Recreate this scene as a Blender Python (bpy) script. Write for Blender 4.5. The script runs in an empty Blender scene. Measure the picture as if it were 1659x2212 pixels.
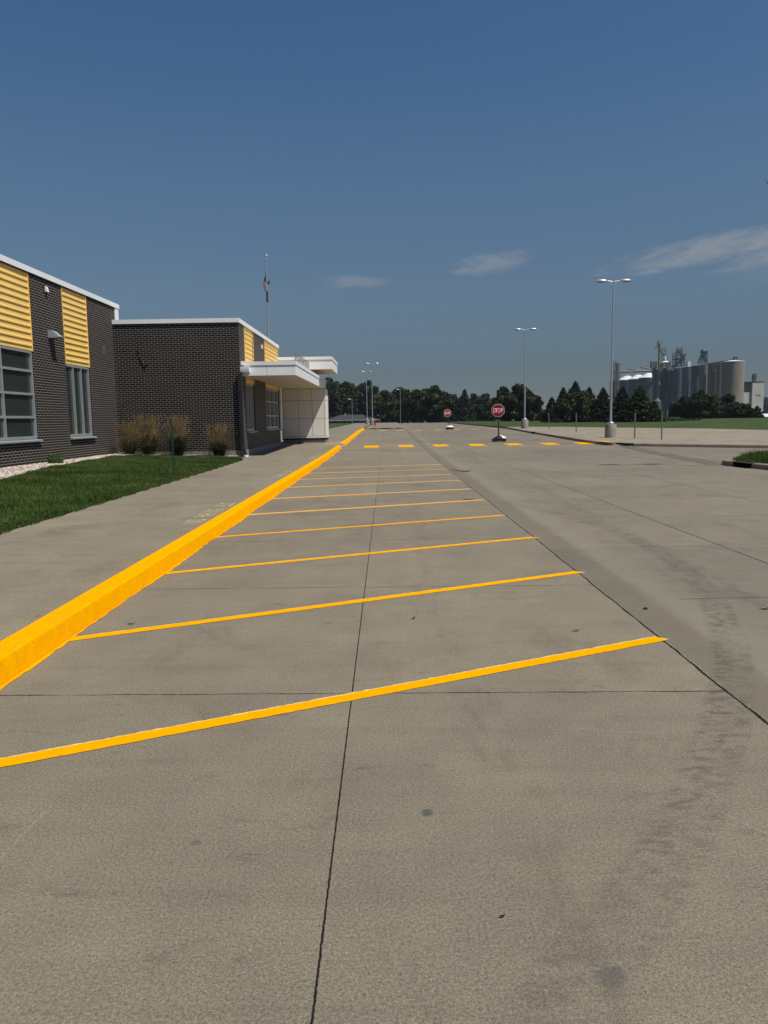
import bpy, math, random
import numpy as np
from mathutils import Vector, Matrix
S = bpy.context.scene
R = math.radians
random.seed(7); rng = np.random.default_rng(7)
# ------------------------------------------------------------------ camera
F_PX, W_PX, H_PX, CAM_H = 1650.0, 1659.0, 2212.0, 1.6
PITCH, YAW, ROLL = 0.121174, -0.00398, 0.0155
def cam_basis():
    cy, sy, cp, sp = math.cos(YAW), math.sin(YAW), math.cos(PITCH), math.sin(PITCH)
    f = Vector((sy*cp, cy*cp, -sp)); r = Vector((cy, -sy, 0)); u = r.cross(f)
    c, s = math.cos(ROLL), math.sin(ROLL)
    return c*r - s*u, c*u + s*r, f
CR, CU, CF = cam_basis()
cam = bpy.data.cameras.new('camera'); cam_o = bpy.data.objects.new('camera', cam)
S.collection.objects.link(cam_o); S.camera = cam_o
cam.sensor_fit = 'VERTICAL'; cam.sensor_height = 36; cam.lens = F_PX/H_PX*36
cam.clip_start = 0.05; cam.clip_end = 8000
M3 = Matrix((CR, CU, -CF)).transposed(); M4 = M3.to_4x4(); M4.translation = (0, 0, CAM_H)
cam_o.matrix_world = M4
def at(u, v, Y):            # world point on the plane y = Y seen at (u, v)
    d = CF + CR*((u-W_PX/2)/F_PX) - CU*((v-H_PX/2)/F_PX)
    return Vector((0, 0, CAM_H)) + d*(Y/d.y)
# ------------------------------------------------------------------ sun, sky, exposure
SUN = Vector((0.48, -0.30, 1.0)).normalized()
sun_el = math.asin(SUN.z); sun_rot = math.atan2(SUN.x, SUN.y)
sl = bpy.data.lights.new('sun', 'SUN'); sl.energy = 4.2; sl.angle = R(0.53); sl.color = (1.0, 0.95, 0.87)
so = bpy.data.objects.new('sun', sl); S.collection.objects.link(so)
so.rotation_euler = SUN.to_track_quat('Z', 'Y').to_euler()
S.view_settings.view_transform = 'Standard'; S.view_settings.look = 'None'
S.view_settings.exposure = 0.25; S.view_settings.gamma = 1
S.render.engine = 'CYCLES'
S.cycles.max_bounces = 6; S.cycles.diffuse_bounces = 3; S.cycles.glossy_bounces = 3; S.cycles.transparent_max_bounces = 6

class NT:
    """tiny node-graph helper"""
    def __init__(s, tree): s.t = tree; s.n = tree.nodes; s.l = tree.links
    def put(s, sock, v):
        if isinstance(v, bpy.types.NodeSocket): s.l.new(v, sock)
        elif v is not None:
            if hasattr(sock, 'default_value'):
                try: sock.default_value = v
                except TypeError: sock.default_value = tuple(v)
    def m(s, op, a, b=None, c=None, clamp=False):
        n = s.n.new('ShaderNodeMath'); n.operation = op; n.use_clamp = clamp
        s.put(n.inputs[0], a)
        if b is not None: s.put(n.inputs[1], b)
        if c is not None: s.put(n.inputs[2], c)
        return n.outputs[0]
    def mix(s, f, a, b, mode='MIX'):
        n = s.n.new('ShaderNodeMix'); n.data_type = 'RGBA'; n.blend_type = mode
        s.put(n.inputs[0], f)
        s.put(n.inputs[6], a if isinstance(a, bpy.types.NodeSocket) else (*a, 1) if len(a) == 3 else a)
        s.put(n.inputs[7], b if isinstance(b, bpy.types.NodeSocket) else (*b, 1) if len(b) == 3 else b)
        return n.outputs[2]
    def noise(s, vec, scale, detail=3, rough=0.55, dist=0, col=False):
        n = s.n.new('ShaderNodeTexNoise'); s.put(n.inputs['Vector'], vec); n.inputs['Scale'].default_value = scale
        n.inputs['Detail'].default_value = detail; n.inputs['Roughness'].default_value = rough; n.inputs['Distortion'].default_value = dist
        return n.outputs[1 if col else 0]
    def rng(s, v, a, b, c=0.0, d=1.0, smooth=False):
        n = s.n.new('ShaderNodeMapRange'); s.put(n.inputs[0], v)
        if smooth: n.interpolation_type = 'SMOOTHSTEP'
        for i, x in enumerate((a, b, c, d)): n.inputs[i+1].default_value = x
        return n.outputs[0]
    def pos(s): return s.n.new('ShaderNodeNewGeometry').outputs['Position']
    def scale(s, v, xyz):
        n = s.n.new('ShaderNodeVectorMath'); n.operation = 'MULTIPLY'; s.put(n.inputs[0], v); n.inputs[1].default_value = xyz
        return n.outputs[0]
    def sep(s, v):
        n = s.n.new('ShaderNodeSeparateXYZ'); s.put(n.inputs[0], v); return n.outputs
    def comb(s, x, y, z):
        n = s.n.new('ShaderNodeCombineXYZ')
        for i, q in enumerate((x, y, z)): s.put(n.inputs[i], q)
        return n.outputs[0]
    def bump(s, h, strength, dist=0.01):
        n = s.n.new('ShaderNodeBump'); n.inputs['Strength'].default_value = strength; n.inputs['Distance'].default_value = dist
        s.put(n.inputs['Height'], h); return n.outputs[0]

w = bpy.data.worlds.new('World'); S.world = w; w.use_nodes = True
T = NT(w.node_tree); T.n.clear()
sky = T.n.new('ShaderNodeTexSky'); sky.sky_type = 'NISHITA'; sky.sun_disc = False
sky.sun_elevation = sun_el; sky.sun_rotation = sun_rot; sky.altitude = 300
sky.air_density = 1.0; sky.dust_density = 0.6; sky.ozone_density = 2.0
tc = T.n.new('ShaderNodeTexCoord').outputs['Generated']
dx, dy, dz = T.sep(tc)
el = T.m('ARCSINE', dz); az = T.m('ARCTAN2', dx, dy)
ramp = T.n.new('ShaderNodeValToRGB'); T.put(ramp.inputs[0], T.rng(el, -0.05, 0.75))
cr = ramp.color_ramp
cr.elements[0].position = 0.0; cr.elements[0].color = (0.30, 0.33, 0.40, 1)
cr.elements[1].position = 1.0; cr.elements[1].color = (0.52, 0.90, 1.12, 1)
for p, c in ((0.0625, (0.29, 0.325, 0.40)), (0.14, (0.36, 0.41, 0.475)), (0.255, (0.60, 0.655, 0.69)), (0.415, (0.69, 0.84, 0.89)), (0.617, (0.60, 0.89, 1.06))):
    e = cr.elements.new(p); e.color = (*c, 1)
skyc = T.mix(1.0, sky.outputs[0], ramp.outputs[0], 'MULTIPLY')
def cloud(a0, e0, ra, re, tilt, amp, seed):
    a = T.m('SUBTRACT', az, a0); e = T.m('SUBTRACT', T.m('SUBTRACT', el, e0), T.m('MULTIPLY', a, tilt))
    q = T.m('ADD', T.m('POWER', T.m('ABSOLUTE', T.m('DIVIDE', a, ra)), 2.0), T.m('POWER', T.m('ABSOLUTE', T.m('DIVIDE', e, re)), 2.0))
    n = T.noise(T.comb(T.m('MULTIPLY', a, 22.0), T.m('MULTIPLY', e, 75.0), seed), 1.0, 7, 0.62, 0.5)
    v = T.m('SUBTRACT', T.m('ADD', T.m('SUBTRACT', 1.0, q), T.m('MULTIPLY', T.m('SUBTRACT', n, 0.5), 2.6)), 0.1)
    return T.m('MULTIPLY', T.rng(v, 0.0, 1.3, 0, 1, True), amp)
cl = None
for args in ((0.136, 0.189, 0.060, 0.016, 0.10, 0.62, 3.1), (-0.04, 0.172, 0.065, 0.010, 0.0, 0.42, 8.4),
             (0.40, 0.190, 0.16, 0.019, 0.12, 0.75, 5.7), (0.50, 0.185, 0.13, 0.024, 0.18, 0.70, 1.7),
             (0.46, 0.150, 0.08, 0.010, 0.0, 0.10, 9.9), (0.33, 0.135, 0.06, 0.007, 0.0, 0.07, 12.9), (0.05, 0.10, 0.2, 0.006, 0.05, 0.05, 15.9)):
    c = cloud(*args); cl = c if cl is None else T.m('MAXIMUM', cl, c)
skyc = T.mix(cl, skyc, (3.9, 4.3, 4.6))
bg = T.n.new('ShaderNodeBackground'); T.put(bg.inputs[0], skyc); bg.inputs[1].default_value = 0.059
wo = T.n.new('ShaderNodeOutputWorld'); T.l.new(bg.outputs[0], wo.inputs[0])

# ------------------------------------------------------------------ materials
def newmat(name):
    m = bpy.data.materials.new(name); m.use_nodes = True
    t = NT(m.node_tree); b = m.node_tree.nodes['Principled BSDF']
    return m, t, b
def mat(name, col, rough=0.6, metal=0.0, var=0.12, nscale=3.0, bump=0.0, bscale=40.0, spec=0.4, stretch=(1, 1, 1)):
    m, t, b = newmat(name)
    p = t.scale(t.pos(), stretch)
    n = t.noise(p, nscale, 4)
    a = tuple(c*(1-var) for c in col); c2 = tuple(min(1, c*(1+var)) for c in col)
    t.put(b.inputs['Base Color'], t.mix(t.rng(n, 0.3, 0.7), a, c2))
    b.inputs['Roughness'].default_value = rough; b.inputs['Metallic'].default_value = metal
    b.inputs['Specular IOR Level'].default_value = spec
    if bump: t.put(b.inputs['Normal'], t.bump(t.noise(t.pos(), bscale, 3), bump, 0.01))
    return m
def band(t, v, centre, half, soft=0.002):      # 1 near v == centre
    return t.rng(t.m('ABSOLUTE', t.m('SUBTRACT', v, centre)), half, half+soft, 1, 0)
def periodic(t, v, phase, period):             # distance to nearest multiple
    x = t.m('ADD', t.m('SUBTRACT', v, phase), period*0.5)
    return t.m('ABSOLUTE', t.m('SUBTRACT', t.m('FLOORED_MODULO', x, period), period*0.5))
def concrete(name, base, kind):
    m, t, b = newmat(name)
    P = t.pos(); x, y, z = t.sep(P)
    big = t.noise(P, 0.22, 5, 0.6); mid = t.noise(P, 1.7, 5, 0.62); st = t.noise(t.scale(P, (0.5, 5.0, 1)), 1.3, 5, 0.65)
    fine = t.noise(P, 88.0, 3, 0.80); grit = t.noise(P, 240.0, 1, 0.5); f2 = t.noise(P, 30.0, 4, 0.72)
    col = t.mix(t.rng(big, 0.3, 0.7), tuple(c*0.90 for c in base), tuple(c*1.10 for c in base))
    col = t.mix(t.rng(mid, 0.32, 0.68), t.mix(1.0, col, (0.90, 0.89, 0.90), 'MULTIPLY'), t.mix(1.0, col, (1.07, 1.07, 1.04), 'MULTIPLY'))
    col = t.mix(t.rng(st, 0.50, 0.72, 0, 0.6), col, t.mix(1.0, col, (0.83, 0.82, 0.83), 'MULTIPLY'))
    col = t.mix(t.rng(f2, 0.45, 0.75, 0, 0.6), col, t.mix(1.0, col, (0.86, 0.86, 0.87), 'MULTIPLY'))
    # reddish and dark stains
    rs = t.noise(t.scale(P, (1, 0.55, 1)), 1.15, 6, 0.7, 0.4)
    col = t.mix(t.rng(rs, 0.55, 0.70, 0, 0.5), col, (0.115, 0.082, 0.062))
    ds = t.noise(t.scale(P, (0.8, 1.6, 1)), 2.9, 6, 0.75, 0.3)
    col = t.mix(t.rng(ds, 0.59, 0.72, 0, 0.5), col, (0.062, 0.053, 0.043))
    # grain
    g = t.m('ADD', t.m('MULTIPLY', fine, 0.6), t.m('MULTIPLY', grit, 0.5))
    col = t.mix(t.rng(g, 0.42, 0.53), t.mix(1.0, col, (0.50, 0.49, 0.47), 'MULTIPLY'), col)
    col = t.mix(t.rng(g, 0.56, 0.67), col, t.mix(1.0, col, (1.62, 1.58, 1.52), 'MULTIPLY'))
    vo = t.n.new('ShaderNodeTexVoronoi'); vo.inputs['Scale'].default_value = 30.0; t.put(vo.inputs['Vector'], P)
    sp = t.m('MULTIPLY', t.rng(vo.outputs['Distance'], 0.05, 0.10, 1, 0), t.rng(t.sep(vo.outputs['Color'])[0], 0.70, 0.78))
    col = t.mix(t.m('MULTIPLY', sp, 0.6), col, (0.40, 0.38, 0.32))
    vd = t.n.new('ShaderNodeTexVoronoi'); vd.inputs['Scale'].default_value = 9.0; t.put(vd.inputs['Vector'], P)
    sd = t.m('MULTIPLY', t.rng(vd.outputs['Distance'], 0.025, 0.05, 1, 0), t.rng(t.sep(vd.outputs['Color'])[1], 0.78, 0.8))
    col = t.mix(t.m('MULTIPLY', sd, 0.75), col, (0.03, 0.027, 0.022))
    wob = t.m('MULTIPLY', t.m('SUBTRACT', t.noise(P, 3.0, 5, 0.7), 0.5), 0.035)
    wob2 = t.m('MULTIPLY', t.m('SUBTRACT', t.noise(P, 40.0, 3, 0.7), 0.5), 0.012)
    jag = t.m('ADD', wob, wob2)
    joints = []; seam = None
    nb = t.rng(t.noise(P, 2.4, 3, 0.6), 0.38, 0.52)      # broken joints
    if kind == 'road':
        xw = t.m('ADD', x, wob2)
        j1 = band(t, xw, -0.222, 0.0024, 0.002)
        xr = t.m('ADD', t.m('ADD', x, t.m('MULTIPLY', jag, 1.0)), t.m('MULTIPLY', t.m('SUBTRACT', t.noise(t.comb(0.0, y, 0.0), 0.55, 2), 0.5), 0.05))
        wr = t.rng(t.noise(t.comb(0.0, y, 0.0), 4.0, 4, 0.7), 0.3, 0.7, 0.002, 0.0105)
        j2 = t.rng(t.m('SUBTRACT', t.m('ABSOLUTE', t.m('SUBTRACT', xr, 1.955)), wr), 0, 0.004, 1, 0)
        left = t.rng(x, 1.94, 1.96, 1, 0); right = t.rng(x, 2.52, 2.56)
        yl = t.m('ADD', y, t.m('ADD', jag, t.m('MULTIPLY', x, 0.022)))
        j3 = t.m('MULTIPLY', t.m('MULTIPLY', t.rng(periodic(t, yl, 4.33, 2.86), 0.0035, 0.008, 1, 0), left), t.rng(nb, 0, 1, 0.35, 1))
        yr = t.m('ADD', y, t.m('ADD', wob2, t.m('MULTIPLY', x, -0.035)))
        j4 = t.m('MULTIPLY', t.m('MULTIPLY', t.rng(periodic(t, yr, 6.44, 2.70), 0.004, 0.009, 1, 0), right), t.rng(nb, 0, 1, 0.4, 1))
        j5 = t.m('MAXIMUM', band(t, xw, 4.07, 0.006, 0.004), t.m('MAXIMUM', band(t, xw, 6.75, 0.006, 0.004), band(t, xw, 9.45, 0.006, 0.004)))
        far = t.m('MULTIPLY', t.rng(t.m('ABSOLUTE', t.m('SUBTRACT', t.m('ADD', y, t.m('MULTIPLY', x, 0.02)), 22.3)), 0.02, 0.03, 0, 0), 1.0)
        joints = [j1, j2, j3, j4, j5]
        wn = t.n.new('ShaderNodeTexWhiteNoise'); wn.noise_dimensions = '3D'
        sx_ = t.m('ADD', t.m('ADD', t.m('GREATER_THAN', x, -0.222), t.m('GREATER_THAN', x, 1.955)), t.m('ADD', t.m('GREATER_THAN', x, 4.07), t.m('ADD', t.m('GREATER_THAN', x, 6.75), t.m('GREATER_THAN', x, 9.45))))
        isr = t.m('GREATER_THAN', x, 1.955)
        ci = t.m('ADD', t.m('MULTIPLY', t.m('FLOOR', t.m('DIVIDE', t.m('SUBTRACT', yl, 4.33), 2.86)), t.m('SUBTRACT', 1.0, isr)), t.m('MULTIPLY', t.m('FLOOR', t.m('DIVIDE', t.m('SUBTRACT', yr, 6.44), 2.70)), isr))
        t.put(wn.inputs['Vector'], t.comb(sx_, ci, 0.0))
        col = t.mix(wn.outputs['Value'], t.mix(1.0, col, (0.92, 0.92, 0.93), 'MULTIPLY'), t.mix(1.0, col, (1.06, 1.055, 1.03), 'MULTIPLY'))
        # gutter pan beside the long joint: a browner strip, then a worn paler strip
        gl = t.noise(t.scale(P, (9, 0.35, 1)), 2.0, 4, 0.7)
        pan = t.m('MULTIPLY', t.rng(xr, 1.96, 1.99), t.rng(t.m('ADD', x, t.m('MULTIPLY', t.m('SUBTRACT', gl, 0.5), 0.25)), 2.25, 2.36, 1, 0))
        col = t.mix(t.m('MULTIPLY', pan, 0.42), col, (0.100, 0.085, 0.064))
        pal = t.m('MULTIPLY', t.rng(x, 2.2, 2.45, 0, 1, True), t.rng(t.m('ADD', x, t.m('MULTIPLY', t.m('SUBTRACT', gl, 0.5), 0.4)), 2.5, 2.8, 1, 0, True))
        col = t.mix(t.m('MULTIPLY', pal, 0.38), col, (0.195, 0.182, 0.145))
        rt = t.rng(x, 2.5, 2.9)
        col = t.mix(t.m('MULTIPLY', rt, 0.65), col, t.mix(1.0, col, (0.88, 0.895, 0.95), 'MULTIPLY'))
        # tyre scuffs: two arcs swinging off the road into the lane
        def arc(cx, cy, r, hw, amt, c):
            nonlocal col
            d = t.m('SQRT', t.m('ADD', t.m('POWER', t.m('SUBTRACT', x, cx), 2.0), t.m('POWER', t.m('SUBTRACT', y, cy), 2.0)))
            d = t.m('ABSOLUTE', t.m('SUBTRACT', d, r))
            nn = t.noise(t.scale(P, (1, 2.2, 1)), 9.0, 5, 0.75)
            k = t.m('MULTIPLY', t.rng(d, hw*0.5, hw*1.5, 1, 0, True), t.rng(nn, 0.44, 0.60))
            ln = t.rng(t.noise(P, 1.3, 3, 0.6), 0.32, 0.6, 0.25, 1.0)
            k = t.m('MULTIPLY', k, t.m('MULTIPLY', ln, amt))
            k = t.m('MULTIPLY', k, t.m('MULTIPLY', t.rng(x, cx, cx+0.3), t.m('MULTIPLY', t.rng(y, 17.0, 11.0, 0, 1), t.rng(y, 2.2, 4.2, 0.6, 1))))
            col = t.mix(k, col, c)
        arc(-8.78, 9.54, 11.93, 0.075, 0.80, (0.070, 0.056, 0.042))
        arc(-8.86, 9.56, 12.14, 0.045, 0.6, (0.070, 0.056, 0.042))
        arc(-9.6, 9.2, 11.35, 0.10, 0.12, (0.06, 0.052, 0.04))
        # rubber streaks down the driving lane
        xs = t.m('ADD', x, t.m('MULTIPLY', t.m('SUBTRACT', t.noise(t.comb(0.0, y, 3.0), 0.12, 2), 0.5), 1.0))
        tr = t.m('MULTIPLY', t.rng(t.m('ABSOLUTE', t.m('SUBTRACT', xs, 3.35)), 0.05, 0.16, 1, 0, True), t.rng(t.noise(t.scale(P, (4, 1.2, 1)), 3.0, 5, 0.7), 0.45, 0.6))
        col = t.mix(t.m('MULTIPLY', tr, 0.45), col, (0.075, 0.07, 0.062))
        tr = t.m('MULTIPLY', t.rng(t.m('ABSOLUTE', t.m('SUBTRACT', xs, 0.55)), 0.06, 0.2, 1, 0, True), t.rng(t.noise(t.scale(P, (3, 0.9, 1)), 2.0, 5, 0.7), 0.5, 0.66))
        col = t.mix(t.m('MULTIPLY', tr, 0.35), col, (0.11, 0.075, 0.055))
        # oil drips
        for sx, sy, sr, am in ((0.145, 2.95, 0.028, 0.8), (0.62, 2.02, 0.05, 0.5), (4.05, 6.6, 0.05, 0.6), (-0.75, 2.75, 0.02, 0.5), (-1.4, 6.1, 0.06, 0.3)):
            d = t.m('SQRT', t.m('ADD', t.m('POWER', t.m('SUBTRACT', x, sx), 2.0), t.m('POWER', t.m('SUBTRACT', y, sy), 2.0)))
            d = t.m('ADD', d, t.m('MULTIPLY', t.m('SUBTRACT', t.noise(P, 30, 3), 0.5), sr*1.4))
            col = t.mix(t.rng(d, sr*0.6, sr*1.2, am, 0, True), col, (0.055, 0.058, 0.058))
        # chalky scratches
        for (x0, y0, x1, y1) in ((-1.44, 3.05, -1.47, 2.42), (-1.66, 2.8, -1.63, 2.45), (0.95, 3.78, 1.35, 3.70), (1.12, 2.02, 1.28, 1.98), (1.32, 2.95, 1.46, 2.72)):
            L = math.hypot(x1-x0, y1-y0); ux, uy = (x1-x0)/L, (y1-y0)/L
            a = t.m('ADD', t.m('MULTIPLY', t.m('SUBTRACT', x, x0), ux), t.m('MULTIPLY', t.m('SUBTRACT', y, y0), uy))
            c = t.m('ADD', t.m('MULTIPLY', t.m('SUBTRACT', x, x0), -uy), t.m('MULTIPLY', t.m('SUBTRACT', y, y0), ux))
            k = t.m('MULTIPLY', t.m('MULTIPLY', t.rng(a, 0, 0.06), t.rng(a, L-0.06, L, 1, 0)), t.rng(t.m('ABSOLUTE', t.m('ADD', c, wob2)), 0.002, 0.008, 1, 0))
            col = t.mix(t.m('MULTIPLY', t.m('MULTIPLY', k, 0.30), t.rng(fine, 0.40, 0.62)), col, (0.42, 0.40, 0.35))
    elif kind == 'walk':
        yl = t.m('ADD', y, jag)
        j = t.m('MULTIPLY', t.rng(periodic(t, yl, 1.35, 3.05), 0.002, 0.010, 1, 0), 0.45)
        joints = [j]
        # yellow overspray beside the painted kerb
        ov = t.m('MULTIPLY', t.m('MULTIPLY', t.rng(x, -2.90, -2.62, 0, 1, True), t.rng(x, -2.5, -2.4, 1, 0)), t.rng(fine, 0.45, 0.75))
        col = t.mix(t.m('MULTIPLY', ov, 0.28), col, (0.55, 0.36, 0.03))
        wet = t.m('MULTIPLY', t.rng(t.noise(t.scale(P, (0.6, 2.0, 1)), 0.9, 5, 0.6, 0.5), 0.5, 0.64), t.rng(x, -3.2, -4.6))
        col = t.mix(t.m('MULTIPLY', wet, 0.42), col, (0.14, 0.12, 0.105))
    elif kind == 'lot':
        joints = [t.m('MULTIPLY', t.rng(periodic(t, t.m('ADD', y, t.m('MULTIPLY', x, 0.5)), 1.0, 4.6), 0.01, 0.03, 1, 0), 0.45),
                  t.m('MULTIPLY', t.rng(periodic(t, t.m('SUBTRACT', x, t.m('MULTIPLY', y, 0.5)), 0.3, 4.6), 0.01, 0.03, 1, 0), 0.3)]
    jj = None
    for j in joints: jj = j if jj is None else t.m('MAXIMUM', jj, j)
    if jj is not None: col = t.mix(jj, col, (0.006, 0.0055, 0.005))
    t.put(b.inputs['Base Color'], col)
    b.inputs['Roughness'].default_value = 0.85; b.inputs['Specular IOR Level'].default_value = 0.25
    h = t.m('ADD', t.m('MULTIPLY', fine, 0.6), t.m('MULTIPLY', grit, 0.4))
    if jj is not None: h = t.m('SUBTRACT', h, t.m('MULTIPLY', jj, 2.0))
    t.put(b.inputs['Normal'], t.bump(h, 0.55, 0.004))
    return m
def brick(name, axis):
    m, t, b = newmat(name)
    x, y, z = t.sep(t.pos())
    v = t.comb(x if axis == 'x' else y, z, 0.0)
    n = t.n.new('ShaderNodeTexBrick'); t.put(n.inputs['Vector'], v)
    n.offset = 0.5; n.inputs['Scale'].default_value = 1.0
    n.inputs['Brick Width'].default_value = 0.2410; n.inputs['Row Height'].default_value = 0.0813
    n.inputs['Mortar Size'].default_value = 0.0048; n.inputs['Mortar Smooth'].default_value = 0.15; n.inputs['Bias'].default_value = -0.1
    n.inputs['Color1'].default_value = (0.0045, 0.0038, 0.0048, 1); n.inputs['Color2'].default_value = (0.012, 0.010, 0.012, 1)
    n.inputs['Mortar'].default_value = (0.50, 0.44, 0.375, 1)
    nz = t.noise(t.pos(), 60, 3); big = t.noise(t.pos(), 0.7, 4)
    col = t.mix(t.rng(nz, 0.3, 0.7), t.mix(1.0, n.outputs['Color'], (0.8, 0.8, 0.8), 'MULTIPLY'), n.outputs['Color'])
    col = t.mix(t.rng(big, 0.5, 0.7, 0, 0.25), col, t.mix(1.0, col, (0.75, 0.72, 0.72), 'MULTIPLY'))
    t.put(b.inputs['Base Color'], col)
    t.put(b.inputs['Roughness'], t.rng(n.outputs['Fac'], 0, 1, 0.6, 0.9))
    b.inputs['Specular IOR Level'].default_value = 0.15
    h = t.m('ADD', t.m('MULTIPLY', t.m('SUBTRACT', 1.0, n.outputs['Fac']), 1.0), t.m('MULTIPLY', nz, 0.15))
    t.put(b.inputs['Normal'], t.bump(h, 0.5, 0.006))
    return m
def foliage(name, dark, light, scale=1.2):
    m, t, b = newmat(name)
    P = t.pos(); n = t.noise(P, scale, 3, 0.6); n2 = t.noise(P, scale*9, 2)
    col = t.mix(t.rng(n, 0.35, 0.65), dark, light)
    col = t.mix(t.rng(n2, 0.3, 0.7), t.mix(1.0, col, (0.7, 0.7, 0.7), 'MULTIPLY'), t.mix(1.0, col, (1.25, 1.25, 1.2), 'MULTIPLY'))
    t.put(b.inputs['Base Color'], col); b.inputs['Roughness'].default_value = 0.65; b.inputs['Specular IOR Level'].default_value = 0.15
    return m
MAT = {}
MAT['road'] = concrete('road_concrete', (0.191, 0.165, 0.122), 'road')
MAT['walk'] = concrete('walk_concrete', (0.206, 0.177, 0.130), 'walk')
MAT['lot'] = concrete('lot_concrete', (0.250, 0.212, 0.158), 'lot')
MAT['kerb'] = concrete('kerb_concrete', (0.215, 0.190, 0.142), 'plain')
MAT['pier'] = mat('pier_concrete', (0.26, 0.245, 0.20), 0.9, var=0.18, nscale=4, bump=0.4, stretch=(1, 1, 0.5))
MAT['found'] = mat('foundation_concrete', (0.21, 0.20, 0.18), 0.9, var=0.15, nscale=2.5, bump=0.3)
def yellow_paint(name, worn):
    m, t, b = newmat(name)
    P = t.pos(); n = t.noise(P, 9, 5, 0.7); f = t.noise(P, 120, 2, 0.6); p = t.noise(P, 38, 4, 0.7)
    col = t.mix(t.rng(n, 0.3, 0.7), (0.73, 0.312, 0.0), (0.85, 0.372, 0.0))
    col = t.mix(t.rng(f, 0.60, 0.72, 0, 0.5), col, (0.5, 0.27, 0.03))
    col = t.mix(t.rng(p, 0.635, 0.67, 0, worn), col, (0.22, 0.13, 0.04))
    gr = t.noise(P, 2.3, 5, 0.7); col = t.mix(t.rng(gr, 0.52, 0.72, 0, 0.14), col, (0.42, 0.20, 0.02))
    t.put(b.inputs['Base Color'], col); b.inputs['Roughness'].default_value = 0.9; b.inputs['Specular IOR Level'].default_value = 0.0
    t.put(b.inputs['Normal'], t.bump(t.m('ADD', f, t.m('MULTIPLY', p, 1.5)), 0.5, 0.005))
    return m
MAT['yellow'] = yellow_paint('yellow_kerb_paint', 0.8)
MAT['line'] = yellow_paint('yellow_line_paint', 0.35)
MAT['pale'] = mat('old_pale_paint', (0.66, 0.47, 0.19), 0.8, var=0.3, nscale=30)
MAT['stencil'] = mat('faded_stencil_paint', (0.50, 0.42, 0.25), 0.8, var=0.35, nscale=12)
MAT['brick_x'] = brick('dark_brick_x', 'x'); MAT['brick_y'] = brick('dark_brick_y', 'y')
MAT['clad'] = mat('yellow_metal_cladding', (0.88, 0.575, 0.155), 0.42, 0.0, var=0.04, nscale=1.0, spec=0.5)
MAT['white'] = mat('white_metal', (0.80, 0.80, 0.80), 0.4, var=0.03, nscale=1.5, spec=0.5)
MAT['panel'] = mat('white_composite_panel', (0.74, 0.71, 0.67), 0.5, var=0.03, nscale=0.8, spec=0.4)
MAT['alu'] = mat('grey_aluminium_frame', (0.42, 0.44, 0.46), 0.4, 0.5, var=0.05)
MAT['soffit'] = mat('bounce_tinted_soffit', (0.62, 0.55, 0.45), 0.55, var=0.05, nscale=1.0)  # white soffit: the beige of bounced light is put into its base colour
MAT['black'] = mat('black_rubber', (0.008, 0.008, 0.009), 0.55)
MAT['void'] = mat('drain_darkness', (0.004, 0.004, 0.004), 1.0, spec=0.0)
MAT['joint'] = mat('dark_joint', (0.05, 0.045, 0.04), 0.9)
MAT['downspout'] = mat('plum_brown_downspout', (0.02, 0.015, 0.02), 0.5)
MAT['galv'] = mat('brushed_aluminium_pole', (0.50, 0.51, 0.52), 0.42, 0.75, var=0.1, nscale=2, stretch=(1, 1, 0.3))
MAT['head'] = mat('silver_luminaire', (0.62, 0.66, 0.70), 0.3, 0.6, var=0.04)
MAT['lens'] = mat('luminaire_lens', (0.16, 0.15, 0.13), 0.3)
MAT['red'] = mat('red_sign_sheeting', (0.25, 0.002, 0.007), 0.45, var=0.04)
MAT['signwhite'] = mat('white_sign_lettering', (0.72, 0.66, 0.68), 0.5, var=0.03)
MAT['sand'] = mat('white_sandbag', (0.74, 0.74, 0.74), 0.7, var=0.1, nscale=8, bump=0.5, bscale=18)
MAT['post_dark'] = mat('dark_metal_post', (0.035, 0.03, 0.028), 0.5, 0.4)
MAT['post_green'] = mat('green_painted_post', (0.012, 0.05, 0.035), 0.5)
MAT['hydrant'] = mat('red_hydrant_paint', (0.42, 0.012, 0.02), 0.45, var=0.1)
MAT['post_grey'] = mat('galvanised_channel_post', (0.17, 0.16, 0.145), 0.6, 0.4, var=0.2, nscale=6)
MAT['rock'] = None
MAT['shingle'] = mat('dark_roof_shingles', (0.035, 0.036, 0.040), 0.9, var=0.25, nscale=6)
MAT['siding'] = mat('brown_siding', (0.085, 0.075, 0.066), 0.8, var=0.1)
MAT['trim'] = mat('pale_trim', (0.5, 0.5, 0.5), 0.6)
MAT['bark'] = mat('tree_bark', (0.06, 0.048, 0.038), 0.95, var=0.3, nscale=5, bump=0.5, bscale=15)
def glass(name, base, rough=0.04):
    m, t, b = newmat(name)
    n = t.noise(t.pos(), 2.0, 3)
    t.put(b.inputs['Base Color'], t.mix(n, base, tuple(c*1.6 for c in base)))
    b.inputs['Roughness'].default_value = rough; b.inputs['Specular IOR Level'].default_value = 0.9
    b.inputs['IOR'].default_value = 1.6
    return m
MAT['glass'] = glass('dark_window_glass', (0.018, 0.026, 0.020))
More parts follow.
